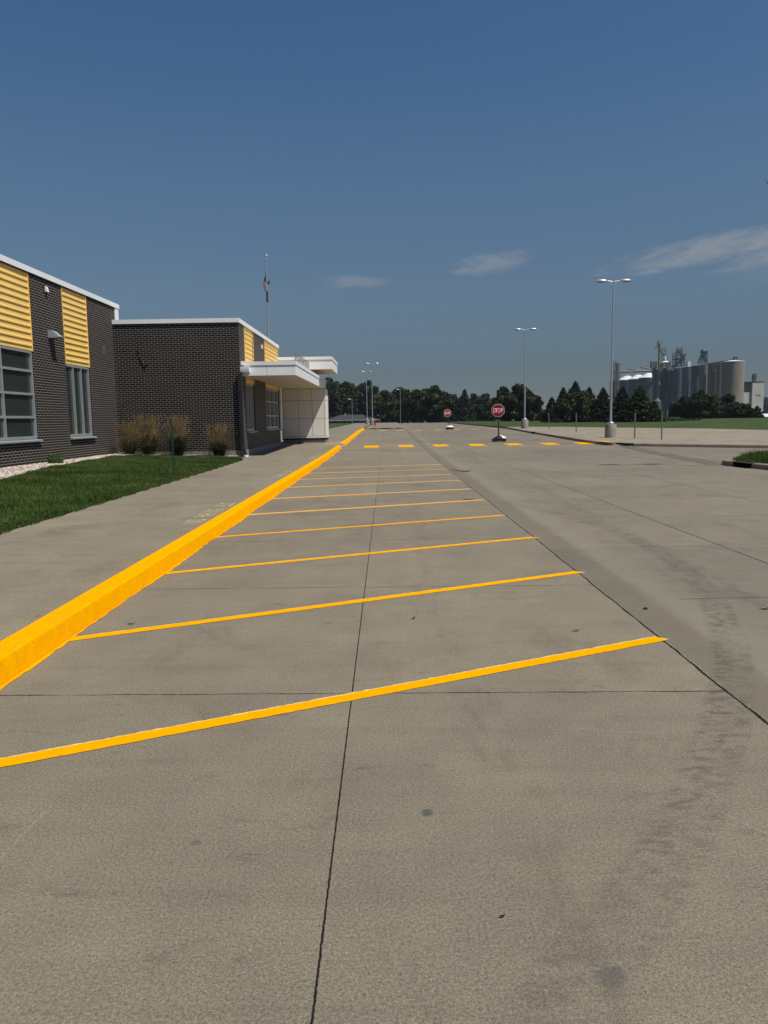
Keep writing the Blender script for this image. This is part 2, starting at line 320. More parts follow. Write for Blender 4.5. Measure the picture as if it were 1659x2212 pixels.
def grassmat(name, d, l, sc):
    m, t, b = newmat(name); P = t.pos()
    n = t.noise(P, sc, 4, 0.6); n2 = t.noise(P, sc*14, 4, 0.7)
    col = t.mix(t.rng(n, 0.3, 0.7), d, l); col = t.mix(t.rng(n2, 0.35, 0.65), t.mix(1.0, col, (0.6, 0.6, 0.6), 'MULTIPLY'), t.mix(1.0, col, (1.3, 1.3, 1.2), 'MULTIPLY'))
    t.put(b.inputs['Base Color'], col); b.inputs['Roughness'].default_value = 0.8; b.inputs['Specular IOR Level'].default_value = 0.15
    t.put(b.inputs['Normal'], t.bump(n2, 0.8, 0.05)); return m
MAT['turf'] = grassmat('turf', (0.014, 0.030, 0.008), (0.030, 0.055, 0.014), 0.9)
MAT['farturf'] = grassmat('far_turf', (0.034, 0.054, 0.013), (0.054, 0.078, 0.020), 0.25)

# ------------------------------------------------------------------ mesh helpers
class MB:
    def __init__(s): s.v = []; s.f = []
    def quad(s, *p):
        i = len(s.v); s.v += [tuple(q) for q in p]; s.f.append(tuple(range(i, i+len(p))))
    def box(s, x0, x1, y0, y1, z0, z1, M=None):
        c = [(x0, y0, z0), (x1, y0, z0), (x1, y1, z0), (x0, y1, z0), (x0, y0, z1), (x1, y0, z1), (x1, y1, z1), (x0, y1, z1)]
        if M is not None: c = [tuple(M @ Vector(q)) for q in c]
        i = len(s.v); s.v += c
        s.f += [tuple(i+k for k in f) for f in ((0, 3, 2, 1), (4, 5, 6, 7), (0, 1, 5, 4), (1, 2, 6, 5), (2, 3, 7, 6), (3, 0, 4, 7))]
    def prism(s, prof, a, b):    # closed profile of 3-D offsets swept from point a to b
        i = len(s.v); n = len(prof); a = Vector(a); b = Vector(b)
        s.v += [tuple(a+Vector(p)) for p in prof] + [tuple(b+Vector(p)) for p in prof]
        for k in range(n): s.f.append((i+k, i+(k+1) % n, i+n+(k+1) % n, i+n+k))
        s.f.append(tuple(i+k for k in range(n))[::-1]); s.f.append(tuple(i+n+k for k in range(n)))
    def tube(s, p0, p1, r0, r1=None, n=12, cap=True):
        r1 = r0 if r1 is None else r1
        p0 = Vector(p0); p1 = Vector(p1); d = (p1-p0).normalized()
        a = d.orthogonal().normalized(); b = d.cross(a); i = len(s.v)
        for p, r in ((p0, r0), (p1, r1)):
            for k in range(n):
                t = 2*math.pi*k/n; s.v.append(tuple(p + a*(r*math.cos(t)) + b*(r*math.sin(t))))
        for k in range(n): s.f.append((i+k, i+(k+1) % n, i+n+(k+1) % n, i+n+k))
        if cap: s.f.append(tuple(i+k for k in range(n))[::-1]); s.f.append(tuple(i+n+k for k in range(n)))
    def lathe(s, c, prof, n=20):      # prof: list of (r, z)
        c = Vector(c); i = len(s.v)
        for r, z in prof:
            for k in range(n):
                t = 2*math.pi*k/n; s.v.append((c.x+r*math.cos(t), c.y+r*math.sin(t), c.z+z))
        for j in range(len(prof)-1):
            for k in range(n): s.f.append((i+j*n+k, i+j*n+(k+1) % n, i+(j+1)*n+(k+1) % n, i+(j+1)*n+k))
        s.f.append(tuple(i+k for k in range(n))[::-1]); s.f.append(tuple(i+(len(prof)-1)*n+k for k in range(n)))
    def ellipsoid(s, c, r, n=14, m=8, M=None, squash=None):
        i = len(s.v); c = Vector(c)
        for j in range(m+1):
            ph = math.pi*j/m
            for k in range(n):
                t = 2*math.pi*k/n
                q = Vector((r[0]*math.sin(ph)*math.cos(t), r[1]*math.sin(ph)*math.sin(t), r[2]*math.cos(ph)))
                if squash and q.z < 0: q.z *= squash
                if M is not None: q = M @ q
                s.v.append(tuple(c+q))
        for j in range(m):
            for k in range(n): s.f.append((i+j*n+k, i+(j+1)*n+k, i+(j+1)*n+(k+1) % n, i+j*n+(k+1) % n))
    def build(s, name, m, parent=None, smooth=False):
        me = bpy.data.meshes.new(name); me.from_pydata(s.v, [], s.f); me.update()
        if smooth:
            for p in me.polygons: p.use_smooth = True
        me.materials.append(m); o = bpy.data.objects.new(name, me); S.collection.objects.link(o)
        if parent is not None: o.parent = parent; o.matrix_parent_inverse = Matrix.Identity(4); shift(o, parent)
        return o
def shift(o, parent):
    # parts are modelled in world coordinates: move them into the frame of their (unrotated) parent
    p = parent; off = Vector((0, 0, 0))
    while p is not None: off += p.location; p = p.parent
    if off.length > 0 and o.type == 'MESH': o.data.transform(Matrix.Translation(-off))
def np_mesh(name, v, nper, m, parent=None, smooth=False):
    """v: (K*nper,3) array, faces of nper vertices"""
    me = bpy.data.meshes.new(name); n = len(v)
    me.vertices.add(n); me.vertices.foreach_set('co', np.asarray(v, dtype=np.float32).ravel())
    k = n//nper; me.loops.add(n); me.loops.foreach_set('vertex_index', np.arange(n, dtype=np.int32))
    me.polygons.add(k); me.polygons.foreach_set('loop_start', np.arange(0, n, nper, dtype=np.int32)); me.polygons.foreach_set('loop_total', np.full(k, nper, dtype=np.int32))
    me.update(calc_edges=True); me.materials.append(m)
    o = bpy.data.objects.new(name, me); S.collection.objects.link(o)
    if parent is not None: o.parent = parent; shift(o, parent)
    return o
def empty(name, loc=(0, 0, 0)):
    o = bpy.data.objects.new(name, None); S.collection.objects.link(o); o.location = loc; o.empty_display_size = 0.2
    return o
def tag(o, label, cat, group=None, kind=None):
    o['label'] = label; o['category'] = cat
    if group: o['group'] = group
    if kind: o['kind'] = kind
    return o
def struct(o, kind='structure'): o['kind'] = kind; return o
def children(o): return [c for c in S.objects if c.parent == o]
def copy_tree(o, parent=None):
    c = o.copy(); S.collection.objects.link(c); c.parent = parent
    for ch in list(o.children): copy_tree(ch, c)
    return c
def smooth(o, ang=40):
    for p in o.data.polygons: p.use_smooth = True
    try:
        o.data.set_sharp_from_angle(angle=R(ang))
    except Exception: pass
    return o
YK = [-50, 0, 32, 45, 60, 75, 100, 130, 160, 185, 210, 260, 400, 4000]
ZK = [0, 0, 0, .11, .26, .42, .5, .6, .68, 0.3, -1.0, -1.3, -1.5, -1.5]
def road(y): return float(np.interp(y, YK, ZK))
def levels(y0, y1):
    s = sorted({y0, y1} | {float(k) for k in YK if y0 < k < y1} | {float(q) for q in np.arange(math.ceil(y0/3)*3, y1, 3.0)})
    return [q for q in s if y0 <= q <= y1]
def sheet(name, xmin, xmax, y0, y1, off, m, zf=None, extra=()):
    fa = xmin if callable(xmin) else (lambda y: xmin); fb = xmax if callable(xmax) else (lambda y: xmax)
    b = MB(); L = sorted(set(levels(y0, y1)) | set(extra)); i = 0
    for y in L:
        for k in range(5):
            x = fa(y)+(fb(y)-fa(y))*k/4; b.v.append((x, y, (zf(x, y) if zf else road(y)+off)))
    for j in range(len(L)-1):
        for k in range(4): b.f.append((j*5+k, j*5+k+1, j*5+5+k+1, j*5+5+k))
    return b.build(name, m)
def interp(xs, ys): return lambda v: float(np.interp(v, xs, ys))
def sweep(b, path, prof, zoff=0.0, step=0.8, jit=0.0):
    """open profile (d, z) swept along a ground path; d is measured to the left of travel"""
    pts = []
    for (x0, y0), (x1, y1) in zip(path[:-1], path[1:]):
        n = max(1, int(math.hypot(x1-x0, y1-y0)/step))
        pts += [(x0+(x1-x0)*k/n, y0+(y1-y0)*k/n) for k in range(n)]
    pts.append(path[-1]); n = len(prof); i = len(b.v)
    for k, (x, y) in enumerate(pts):
        a = pts[max(0, k-1)]; c = pts[min(len(pts)-1, k+1)]
        dx_, dy_ = c[0]-a[0], c[1]-a[1]; L = math.hypot(dx_, dy_) or 1
        nx, ny = -dy_/L, dx_/L
        for q, (d, z) in enumerate(prof):
            d2 = d + (random.uniform(-jit, jit) if jit and q in (0, n-1) else 0)
            b.v.append((x+nx*d2, y+ny*d2, road(y)+zoff+z))
    for k in range(len(pts)-1):
        for q in range(n-1): b.f.append((i+k*n+q, i+(k+1)*n+q, i+(k+1)*n+q+1, i+k*n+q+1))
    for k in (0, len(pts)-1):
        f = tuple(i+k*n+q for q in range(n)); b.f.append(f if k else f[::-1])
KERB = [(0.0, -0.02), (0.0, 0.02), (-0.02, 0.115), (-0.035, 0.138), (-0.06, 0.15), (-0.20, 0.154), (-0.20, 0.0)]   # road on the left of travel

# ------------------------------------------------------------------ ground and paving
g = sheet('ground', -2500, 2500, -60, 3990, -0.06, MAT['farturf']); struct(g)
struct(sheet('road', -2.40, 66, -10, 175, 0.0, MAT['road']))
walk_x = interp([0, 12, 24, 28.5, 29.8, 30.9, 31.0, 80, 80.5, 165], [-5.2, -5.2, -5.3, -5.4, -5.7, -5.82, -13, -13, -6.3, -6.3])
struct(sheet('sidewalk', walk_x, -2.585, -10, 165, 0.15, MAT['walk'], extra=(28.5, 29.8, 30.9, 31.0, 80.5)))
struct(sheet('crosswalk_landing', -2.595, -2.38, 41.0, 44.7, 0, MAT['walk'], lambda x, y: road(y)+0.153-0.148*(x+2.595)/0.215))
island_min = interp([20, 34.6, 38.6, 40.2, 41.6, 62, 77, 79.5], [36.5, 17.2, 11.95, 11.4, 11.3, 11.6, 12.2, 12.4])
lot_edge = interp([20, 55.9, 62.4, 70.7, 74.4, 78.8, 79.6], [38, 28.0, 26.0, 19.9, 17.7, 15.0, 12.9])
struct(sheet('parking_lot', lambda y: island_min(y)+0.19, lambda y: lot_edge(y), 20, 79.5, 0.15, MAT['lot'], extra=(34.6, 38.6, 40.2, 41.6, 55.9, 62.4, 70.7, 74.4, 78.8)))
struct(sheet('far_lawn', lambda y: lot_edge(y) if y < 79.6 else 12.4-0.006*(y-79.6), 160, 20, 165, 0.16, MAT['farturf'], extra=(55.9, 62.4, 70.7, 74.4, 78.8, 79.6)))
struct(sheet('far_verge', -60, -6.3, 80.5, 165, 0.16, MAT['farturf']))
struct(sheet('traffic_island', interp([88, 89.5, 92, 165], [-2.4, -2.4, -2.4, -2.4]), interp([88, 89.5, 92, 140, 165], [1.4, 1.75, 1.9, 2.3, 2.4]), 88, 165, 0.15, MAT['walk'], extra=(89.5, 92)))
b = MB(); sweep(b, [(-2.4, 87.9), (1.3, 87.9), (1.75, 89.0), (1.95, 92), (2.35, 140), (2.4, 165)], [(-d, z) for d, z in KERB][:6])
island_kerb = tag(b.build('island_kerb', MAT['kerb']), 'grey concrete kerb around the far raised walk with the fire hydrant', 'kerb')
b = MB(); sweep(b, [(0.9, 87.75), (1.35, 87.75), (1.9, 89.0), (2.05, 92)], [(0.0, 0.155), (0.12, 0.160)]); b.build('corner_paint', MAT['yellow'], island_kerb)
# storm drain mouths under the far kerb
for x0, x1, lab in ((-1.75, -0.95, 'narrow dark storm drain mouth under the far kerb, left of the other'), (-0.75, 0.75, 'wide black storm drain mouth under the far kerb below the hydrant')):
    b = MB(); z = road(87.6); n = 10
    prof = [(x0+(x1-x0)*k/n, 0.02+0.10*math.sin(math.pi*k/n)**0.4) for k in range(n+1)]
    b.quad(*([(x, 87.74, z+h) for x, h in prof] + [(x1, 87.70, z+0.006), (x0, 87.70, z+0.006)]))
    b.box(x0, x1, 87.62, 87.735, z+0.004, z+0.012)
    tag(b.build('storm_drain', MAT['void']), lab, 'storm drain', 'storm drain mouths at the end of the parking lane')

# yellow kerbs
def wavy(path): return [(x+0.0, y) for x, y in path]
yk = empty('yellow_kerb', (-2.4, 4, 0)); tag(yk, 'long bright yellow painted kerb along the near sidewalk', 'kerb', 'yellow painted kerbs')
b = MB(); sweep(b, [(-2.40, -6), (-2.40, 41.0)], [(0.012, -0.02), (0.0, 0.01), (0.028, 0.118), (0.034, 0.136), (0.046, 0.147), (0.062, 0.151), (0.21, 0.157), (0.215, 0.0)], step=0.3, jit=0.006); smooth(b.build('kerb_stone', MAT['yellow'], yk), 25)
b = MB(); n0 = len(b.v); ys = np.arange(-6, 41.0, 0.07)
for y in ys:
    b.v.append((-2.41, y, road(y)+0.004)); b.v.append((-2.372+random.uniform(-0.009, 0.014)+0.012*math.sin(y*1.7), y, road(y)+0.004))
b.f = [(2*k, 2*k+1, 2*k+3, 2*k+2) for k in range(len(ys)-1)]; b.build('gutter_paint', MAT['line'], yk)
b = MB(); sweep(b, [(-2.40, 41.0), (-2.42, 41.9)], [(0.0, 0.0), (0.01, 0.02), (0.03, 0.06), (0.06, 0.075), (0.21, 0.08), (0.22, 0.0)]); b.build('ramp_end', MAT['yellow'], yk)
yf = empty('yellow_kerb', (-2.4, 45, 0.1)); tag(yf, 'shorter far yellow painted kerb beyond the crosswalk, beside the white entrance', 'kerb', 'yellow painted kerbs')
b = MB(); sweep(b, [(-2.55, 44.6), (-2.44, 46.2), (-2.40, 50), (-2.42, 66), (-2.42, 87.4)], [(0.0, -0.02), (0.0, 0.02), (0.02, 0.115), (0.035, 0.138), (0.06, 0.15), (0.21, 0.155), (0.22, 0.0)], step=0.8); smooth(b.build('kerb_stone', MAT['yellow'], yf), 25)
b = MB(); ys = np.arange(44.8, 87.0, 0.25)
for y in ys:
    b.v.append((-2.45, y, road(y)+0.004)); b.v.append((-2.36+random.uniform(-0.03, 0.03), y, road(y)+0.004))
b.f = [(2*k, 2*k+1, 2*k+3, 2*k+2) for k in range(len(ys)-1)]; b.build('gutter_paint', MAT['line'], yf)

# grey kerbs on the right
b = MB(); sweep(b, [(36.5, 20), (17.2, 34.6), (13.2, 37.65)], KERB, step=1.2)
rk = b.build('concrete_kerb', MAT['kerb']); tag(rk, 'pale grey kerb running off right along the front of the parking lot', 'kerb', 'plain concrete kerbs')
b = MB(); sweep(b, [(13.2, 37.65), (12.35, 38.30)], KERB); b.build('ramp_flare', MAT['kerb'], rk)
b = MB(); sweep(b, [(11.62, 39.4), (11.32, 40.9), (11.3, 44), (11.45, 52), (11.6, 60.0)], KERB, step=0.8)
sweep(b, [(11.63, 61.1), (11.8, 68), (12.2, 77), (12.4, 79.5)], KERB, step=0.8)
lk = b.build('concrete_kerb', MAT['kerb']); tag(lk, 'grey kerb along the road under the tall lamps, with a drain gap', 'kerb', 'plain concrete kerbs')
b = MB(); b.box(11.60, 11.80, 60.0, 61.1, 0.27, 0.40); b.build('drain_inlet', MAT['void'], lk)
b = MB(); b.quad((11.28, 40.9, .30-.04), (11.52, 40.9, .264), (11.7, 39.6, .232), (11.5, 39.7, .22)); b.build('corner_paint', MAT['line'], lk)
b = MB(); sweep(b, [(11.9, 165), (12.15, 120), (12.4, 79.8)], [(-d, z) for d, z in KERB], step=2)
fk = b.build('concrete_kerb', MAT['kerb']); tag(fk, 'low kerb edging the far lawn below the dark trees', 'kerb', 'plain concrete kerbs')
b = MB(); sweep(b, [(19.9, 70.7), (26.0, 62.4), (28, 55.9), (38, 20)], [(-d, z) for d, z in KERB], step=2)
bk = b.build('concrete_kerb', MAT['kerb']); tag(bk, 'thin kerb between the back of the parking lot and the far lawn', 'kerb', 'plain concrete kerbs')

b = MB(); b.v = [(12.35, 38.30, .058), (11.58, 39.45, .066), (12.02, 39.60, .217), (12.65, 38.62, .210), (12.9, 37.9, .205), (11.36, 40.3, .22), (12.3, 39.9, .218)]
b.f = [(0, 1, 2, 3), (0, 3, 4), (1, 5, 6, 2)]; struct(b.build('kerb_ramp', MAT['kerb']))
# gutter strip between the lot corner and the grass island
def strip(b, p0, p1, w0, off=0.004, n=30, jit=0.0, wfun=None):
    (x0, y0), (x1, y1) = p0, p1; L = math.hypot(x1-x0, y1-y0); nx, ny = -(y1-y0)/L, (x1-x0)/L; i = len(b.v)
    for k in range(n+1):
        u = k/n; x = x0+(x1-x0)*u; y = y0+(y1-y0)*u; h = (wfun(u) if wfun else w0)/2
        for s_ in (-1, 1):
            hh = h+random.uniform(-jit, jit); b.v.append((x+nx*hh*s_, y+ny*hh*s_, road(y+ny*hh*s_)+off))
    for k in range(n): b.f.append((i+2*k, i+2*k+2, i+2*k+3, i+2*k+1))
MAT['gutter'] = concrete('gutter_concrete', (0.120, 0.106, 0.084), 'plain')
b = MB(); strip(b, (12.1, 39.2), (10.55, 24.2), 0.62, jit=0.02); struct(b.build('gutter_strip', MAT['gutter']))
b = MB(); strip(b, (11.77, 39.2), (10.2, 24.2), 0.02, 0.008, 60, 0.006); strip(b, (12.43, 39.2), (10.9, 24.6), 0.018, 0.008, 60, 0.006); struct(b.build('gutter_joint', MAT['joint']))
# flat dark wedge laid at the end of the lane joint
b = MB(); pts = [(1.97, 23.7), (2.08, 23.35), (2.25, 23.15), (2.47, 23.15), (2.60, 23.7), (2.40, 23.35), (2.18, 23.3), (2.05, 23.6)]
b.quad(*[(x, y, 0.006) for x, y in [(1.98, 23.9), (2.12, 23.2), (2.32, 22.7), (2.42, 22.65), (2.62, 23.35), (2.40, 23.15), (2.22, 23.3), (2.06, 23.75)]])
tag(b.build('dark_wedge', mat('dark_wedge', (0.035, 0.033, 0.031), 0.9)), 'small flat dark wedge at the long joint, right of the stall lines', 'patch')

# painted markings
lines = [((-1.86-.62, 3.46-.31), (1.96, 5.35)), ((-2.41, 5.53), (1.97, 7.75)), ((-2.41, 7.98), (1.95, 10.07)), ((-2.41, 10.5), (1.90, 12.42)), ((-2.40, 13.0), (1.88, 14.83)),
         ((-2.40, 15.63), (1.88, 17.2)), ((-2.40, 18.3), (1.88, 19.65)), ((-2.40, 20.75), (1.86, 21.8)), ((-2.40, 23.1), (1.83, 24.0)), ((-2.40, 25.5), (1.88, 26.6))]
pos_words = ['nearest, widest-looking yellow stall line crossing the whole foreground', 'second yellow stall line from the camera', 'third yellow stall line from the camera', 'fourth yellow stall line from the camera',
             'fifth yellow stall line from the camera', 'sixth yellow stall line, midway along the parking lane', 'fourth yellow stall line back from the farthest', 'third yellow stall line back from the farthest', 'last but one yellow stall line before the crosswalk', 'farthest slanted yellow stall line, nearest the crosswalk']
for k, (p0, p1) in enumerate(lines):
    n = int(90 if k < 3 else 40)
    L = math.hypot(p1[0]-p0[0], p1[1]-p0[1]); ux, uy = (p1[0]-p0[0])/L, (p1[1]-p0[1])/L
    root = empty('stall_line', ((p0[0]+p1[0])/2, (p0[1]+p1[1])/2, 0)); tag(root, pos_words[k], 'road marking', 'yellow slanted stall lines')
    b = MB(); strip(b, p0, p1, 0.104 if k < 4 else 0.085, 0.0036, n*2, 0.003); b.build('fresh_paint', MAT['line'], root)
    b = MB(); off = 0.014 if k % 2 == 0 else 0.010
    strip(b, (p0[0]-uy*off, p0[1]+ux*off), (p1[0]-uy*off, p1[1]+ux*off), 0.104 if k < 4 else 0.15, 0.0018, n*2, 0.005)
    q = (p1[0]+ux*0.0, p1[1]+uy*0.0); strip(b, (q[0]-0.03, q[1]-0.01), (q[0]+0.05+0.02*(k % 3), q[1]-0.02), 0.05, 0.0026, 12, 0.003, lambda u: 0.085*(1-u)+0.004)
    b.build('old_paint', MAT['pale'], root)
# crosswalk: two thin lines and blocks
root = empty('crosswalk', (4, 42, 0.09)); tag(root, 'near yellow ladder crosswalk with two thin border lines across the road', 'crosswalk', 'yellow crosswalks')
b = MB(); strip(b, (-2.4, 40.35), (11.4, 40.75), 0.09, 0.004, 60, 0.01); strip(b, (-2.4, 44.0), (11.3, 44.15), 0.09, 0.004, 60, 0.01); b.build('border_line', MAT['pale'], root)
for cx in (-0.82, 1.10, 3.02, 5.0, 7.05, 9.05, 10.95):
    b = MB(); strip(b, (cx+0.02, 41.2+cx*0.02), (cx, 43.6), 0.80, 0.008, 10, 0.01); b.build('block', MAT['line'], root)
b = MB(); strip(b, (-3.6, 44.1), (-2.75, 44.1), 0.5, 0.154, 8, 0.02); b.build('landing_paint', MAT['line'], root)
root = empty('crosswalk', (4, 77, 0.42)); tag(root, 'far crosswalk of short yellow dashes in front of the distant stop sign', 'crosswalk', 'yellow crosswalks')
for cx, cy in ((-0.28, 79.6), (1.45, 78.6), (3.3, 76.6), (5.25, 77.0), (7.1, 77.3), (9.0, 77.3), (10.9, 77.5)):
    b = MB(); strip(b, (cx, cy-0.9), (cx, cy+0.9), 0.75, 0.006, 6, 0.02); b.build('block', MAT['line'] if cx > 0 else MAT['pale'], root)
# faded stencils on the sidewalk
def text_mesh(body, size, loc, rot, sx, m, parent, name, thick=0.0, off=0.0):
    cu = bpy.data.curves.new(name, 'FONT'); cu.body = body; cu.size = size; cu.align_x = 'LEFT'; cu.offset = off; cu.extrude = thick; cu.resolution_u = 3
    to = bpy.data.objects.new(name, cu); S.collection.objects.link(to)
    bpy.context.view_layer.update()
    me = bpy.data.meshes.new_from_object(to.evaluated_get(bpy.context.evaluated_depsgraph_get()))
    bpy.data.objects.remove(to); bpy.data.curves.remove(cu)
    me.name = name
    M = Matrix.LocRotScale(Vector(loc), rot, Vector((sx, 1, 1))) if not isinstance(rot, Matrix) else Matrix.Translation(loc) @ rot @ Matrix.Diagonal((sx, 1, 1, 1))
    me.transform(M); me.materials.clear(); me.materials.append(m)
    o = bpy.data.objects.new(name, me); S.collection.objects.link(o)
    if parent is not None: o.parent = parent; shift(o, parent)
    return o
rz90 = Matrix.Rotation(R(90), 4, 'Z')
for k, (y0, lab) in enumerate(((10.85, 'nearest faded NO PARKING BUS stencil on the sidewalk by the kerb'), (19.3, 'middle faded NO PARKING BUS stencil on the sidewalk'), (28.4, 'farthest faint NO PARKING BUS stencil on the sidewalk'))):
    root = empty('painted_lettering', (-2.8, y0, 0.15)); tag(root, lab, 'painted lettering', 'faded stencilled words along the kerb')
    for wd, dy_, sx in (('NO', 0.0, 0.80), ('PARKING', 0.72, 0.62), ('BUS', 2.15, 0.85)):
        text_mesh(wd, 0.40, (-2.69, y0+dy_, road(y0)+0.154), rz90, sx, MAT['stencil'], root, 'word', 0, 0.0)

# ------------------------------------------------------------------ lawn, gravel, grass blades
def lawn_z(x, y):
    t_ = min(1, max(0, (-5.2-x)/5.4)); return 0.145+0.225*t_
struct(sheet('lawn', interp([-10, 31], [-10.85, -10.85]), lambda y: walk_x(y)+0.0, -10, 30.98, 0, MAT['turf'], lawn_z, extra=(28.5, 29.8, 30.9)))
grav_edge = interp([0, 18.5, 21.8, 27.6, 29.6, 30.2], [-9.0, -9.1, -9.85, -10.15, -10.0, -8.3])
def in_gravel(x, y): return x < grav_edge(y) or (y > 30.35 and x < -5.95)
def lawn_blades(name, n, area, zf, h0, h1, m, skip=None, wid=0.006):
    x0, x1, y0, y1 = area; X = rng.uniform(x0, x1, n); Y = rng.uniform(y0, y1, n)
    keep = np.array([not skip(a, c) for a, c in zip(X, Y)]) if skip else np.ones(n, bool)
    X, Y = X[keep], Y[keep]; n = len(X)
    Z = np.array([zf(a, c) for a, c in zip(X, Y)])
    patch = 0.75+0.5*np.sin(X*1.9+np.sin(Y*1.1)*2)*np.sin(Y*1.3+X*0.7)
    H = rng.uniform(h0, h1, n)*np.clip(patch, 0.5, 1.3); A = rng.uniform(0, 2*np.pi, n); Wd = wid*rng.uniform(0.7, 1.5, n)
    lean = rng.uniform(0.1, 0.75, n)*H; LA = rng.uniform(0, 2*np.pi, n)
    v = np.zeros((n, 3, 3))
    v[:, 0] = np.stack([X-np.cos(A)*Wd, Y-np.sin(A)*Wd, Z-0.005], 1); v[:, 1] = np.stack([X+np.cos(A)*Wd, Y+np.sin(A)*Wd, Z-0.005], 1)
    v[:, 2] = np.stack([X+np.cos(LA)*lean, Y+np.sin(LA)*lean, Z+H], 1)
    return np_mesh(name, v.reshape(-1, 3), 3, m)
MAT['blade'] = foliage('grass_blade', (0.034, 0.062, 0.010), (0.082, 0.118, 0.026), 0.9)
gb = lawn_blades('grass', 210000, (-10.6, -5.12, 9, 30.7), lawn_z, 0.05, 0.11, MAT['blade'], lambda x, y: in_gravel(x, y) or x > walk_x(y)+0.04*math.sin(y*7)+0.05, 0.007)
tag(gb, 'mown green grass of the lawn in front of the brick building', 'grass', kind='stuff')
def rockmat():
    m, t, b = newmat('river_gravel'); P = t.pos()
    vo = t.n.new('ShaderNodeTexVoronoi'); vo.inputs['Scale'].default_value = 14.0; t.put(vo.inputs['Vector'], P)
    c = t.sep(vo.outputs['Color'])[0]
    col = t.mix(c, (0.30, 0.24, 0.19), (0.62, 0.53, 0.46)); col = t.mix(t.rng(t.sep(vo.outputs['Color'])[1], 0.7, 0.8), col, (0.16, 0.13, 0.11))
    t.put(b.inputs['Base Color'], col); b.inputs['Roughness'].default_value = 0.85; return m
MAT['rock'] = rockmat()
ico = [(0, 0, 1), (0.9, 0, 0.1), (0.3, 0.85, -0.1), (-0.75, 0.5, 0.1), (-0.7, -0.55, -0.1), (0.3, -0.85, 0.1), (0, 0, -0.8)]
icof = [(0, 1, 2), (0, 2, 3), (0, 3, 4), (0, 4, 5), (0, 5, 1), (6, 2, 1), (6, 3, 2), (6, 4, 3), (6, 5, 4), (6, 1, 5)]
rv = []
cnt = 0
while cnt < 12000:
    if random.random() < 0.72: x = random.uniform(-10.78, -8.9); y = random.uniform(15, 31)
    else: x = random.uniform(-10.6, -5.6); y = random.uniform(30.2, 30.97)
    if not (x < grav_edge(y) or (y > 30.35+0.15*math.sin(x*5) and x < -5.9)): continue
    cnt += 1; s_ = random.uniform(0.018, 0.045); M = Matrix.Rotation(random.uniform(0, 6.3), 3, 'Z') @ Matrix.Diagonal((s_*random.uniform(1, 1.7), s_, s_*random.uniform(.5, .9)))
    z = lawn_z(x, y)+random.uniform(0, 0.025); P = [M @ Vector(q)+Vector((x, y, z)) for q in ico]
    for f in icof: rv += [tuple(P[k]) for k in f]
tag(np_mesh('gravel', np.array(rv), 3, MAT['rock']), 'pale river gravel strip along the foot of the brick walls', 'gravel', kind='stuff')
b = MB(); b.quad((-10.79, 10, .385), (-9.0, 10, .33), (-9.1, 18.5, .325), (-9.85, 21.8, .352), (-10.15, 27.6, .364), (-10.0, 29.6, .36), (-9.0, 30.35, .32), (-6.0, 30.4, .19), (-5.85, 30.98, .185), (-10.79, 30.98, .385))
struct(b.build('gravel_bed', mat('gravel_bed', (0.24, 0.20, 0.165), 0.9, var=0.4, nscale=25, bump=0.8)))

# grass island on the right
isl = [(10.75, 3), (10.75, 21.9), (10.50, 22.9)]
b = MB(); zi = 0.155
outline = [(10.95, 3), (10.95, 21.9), (10.72, 23.0), (10.95, 24.2), (11.9, 25.6), (14.0, 26.9), (17.5, 27.2), (26, 24.5), (34, 14), (34, 3)]
b.quad(*[(x, y, zi) for x, y in outline]); o = struct(b.build('island_lawn', MAT['turf']))
isk = empty('island_kerb', (10.7, 22, 0)); tag(isk, 'rounded concrete kerb around the small grass island at the right edge, with a drain inlet', 'kerb')
b = MB(); sweep(b, [(10.74, 3), (10.74, 21.8), (10.66, 22.35)], [(d, z) for d, z in KERB], step=0.5); b.build('kerb_stone', MAT['kerb'], isk)
b = MB(); sweep(b, [(10.50, 23.35), (10.6, 24.2), (11.75, 25.8), (13.9, 27.1), (17.5, 27.42), (26.2, 24.7), (34.2, 14)], [(d, z) for d, z in KERB], step=0.5); b.build('kerb_stone', MAT['kerb'], isk)
b = MB(); b.box(10.60, 10.90, 22.35, 23.38, 0.004, 0.135); b.build('drain_inlet', MAT['void'], isk)
b = MB(); b.box(10.57, 10.95, 22.33, 23.40, 0.137, 0.156); b.build('inlet_lid', mat('rusty_inlet_lid', (0.05, 0.02, 0.02), 0.8), isk)
def inside(x, y, poly):
    c = False; j = len(poly)-1
    for i in range(len(poly)):
        if (poly[i][1] > y) != (poly[j][1] > y) and x < (poly[j][0]-poly[i][0])*(y-poly[i][1])/(poly[j][1]-poly[i][1])+poly[i][0]: c = not c
        j = i
    return c
MAT['blade2'] = foliage('island_grass_blade', (0.040, 0.085, 0.014), (0.085, 0.145, 0.03), 1.5)
ig = lawn_blades('island_grass', 60000, (10.7, 16, 19, 27.3), lambda x, y: 0.15, 0.08, 0.22, MAT['blade2'], lambda x, y: not inside(x, y, outline), 0.009)
tag(ig, 'longer bright green grass growing on the kerbed island at the right edge', 'grass', kind='stuff')
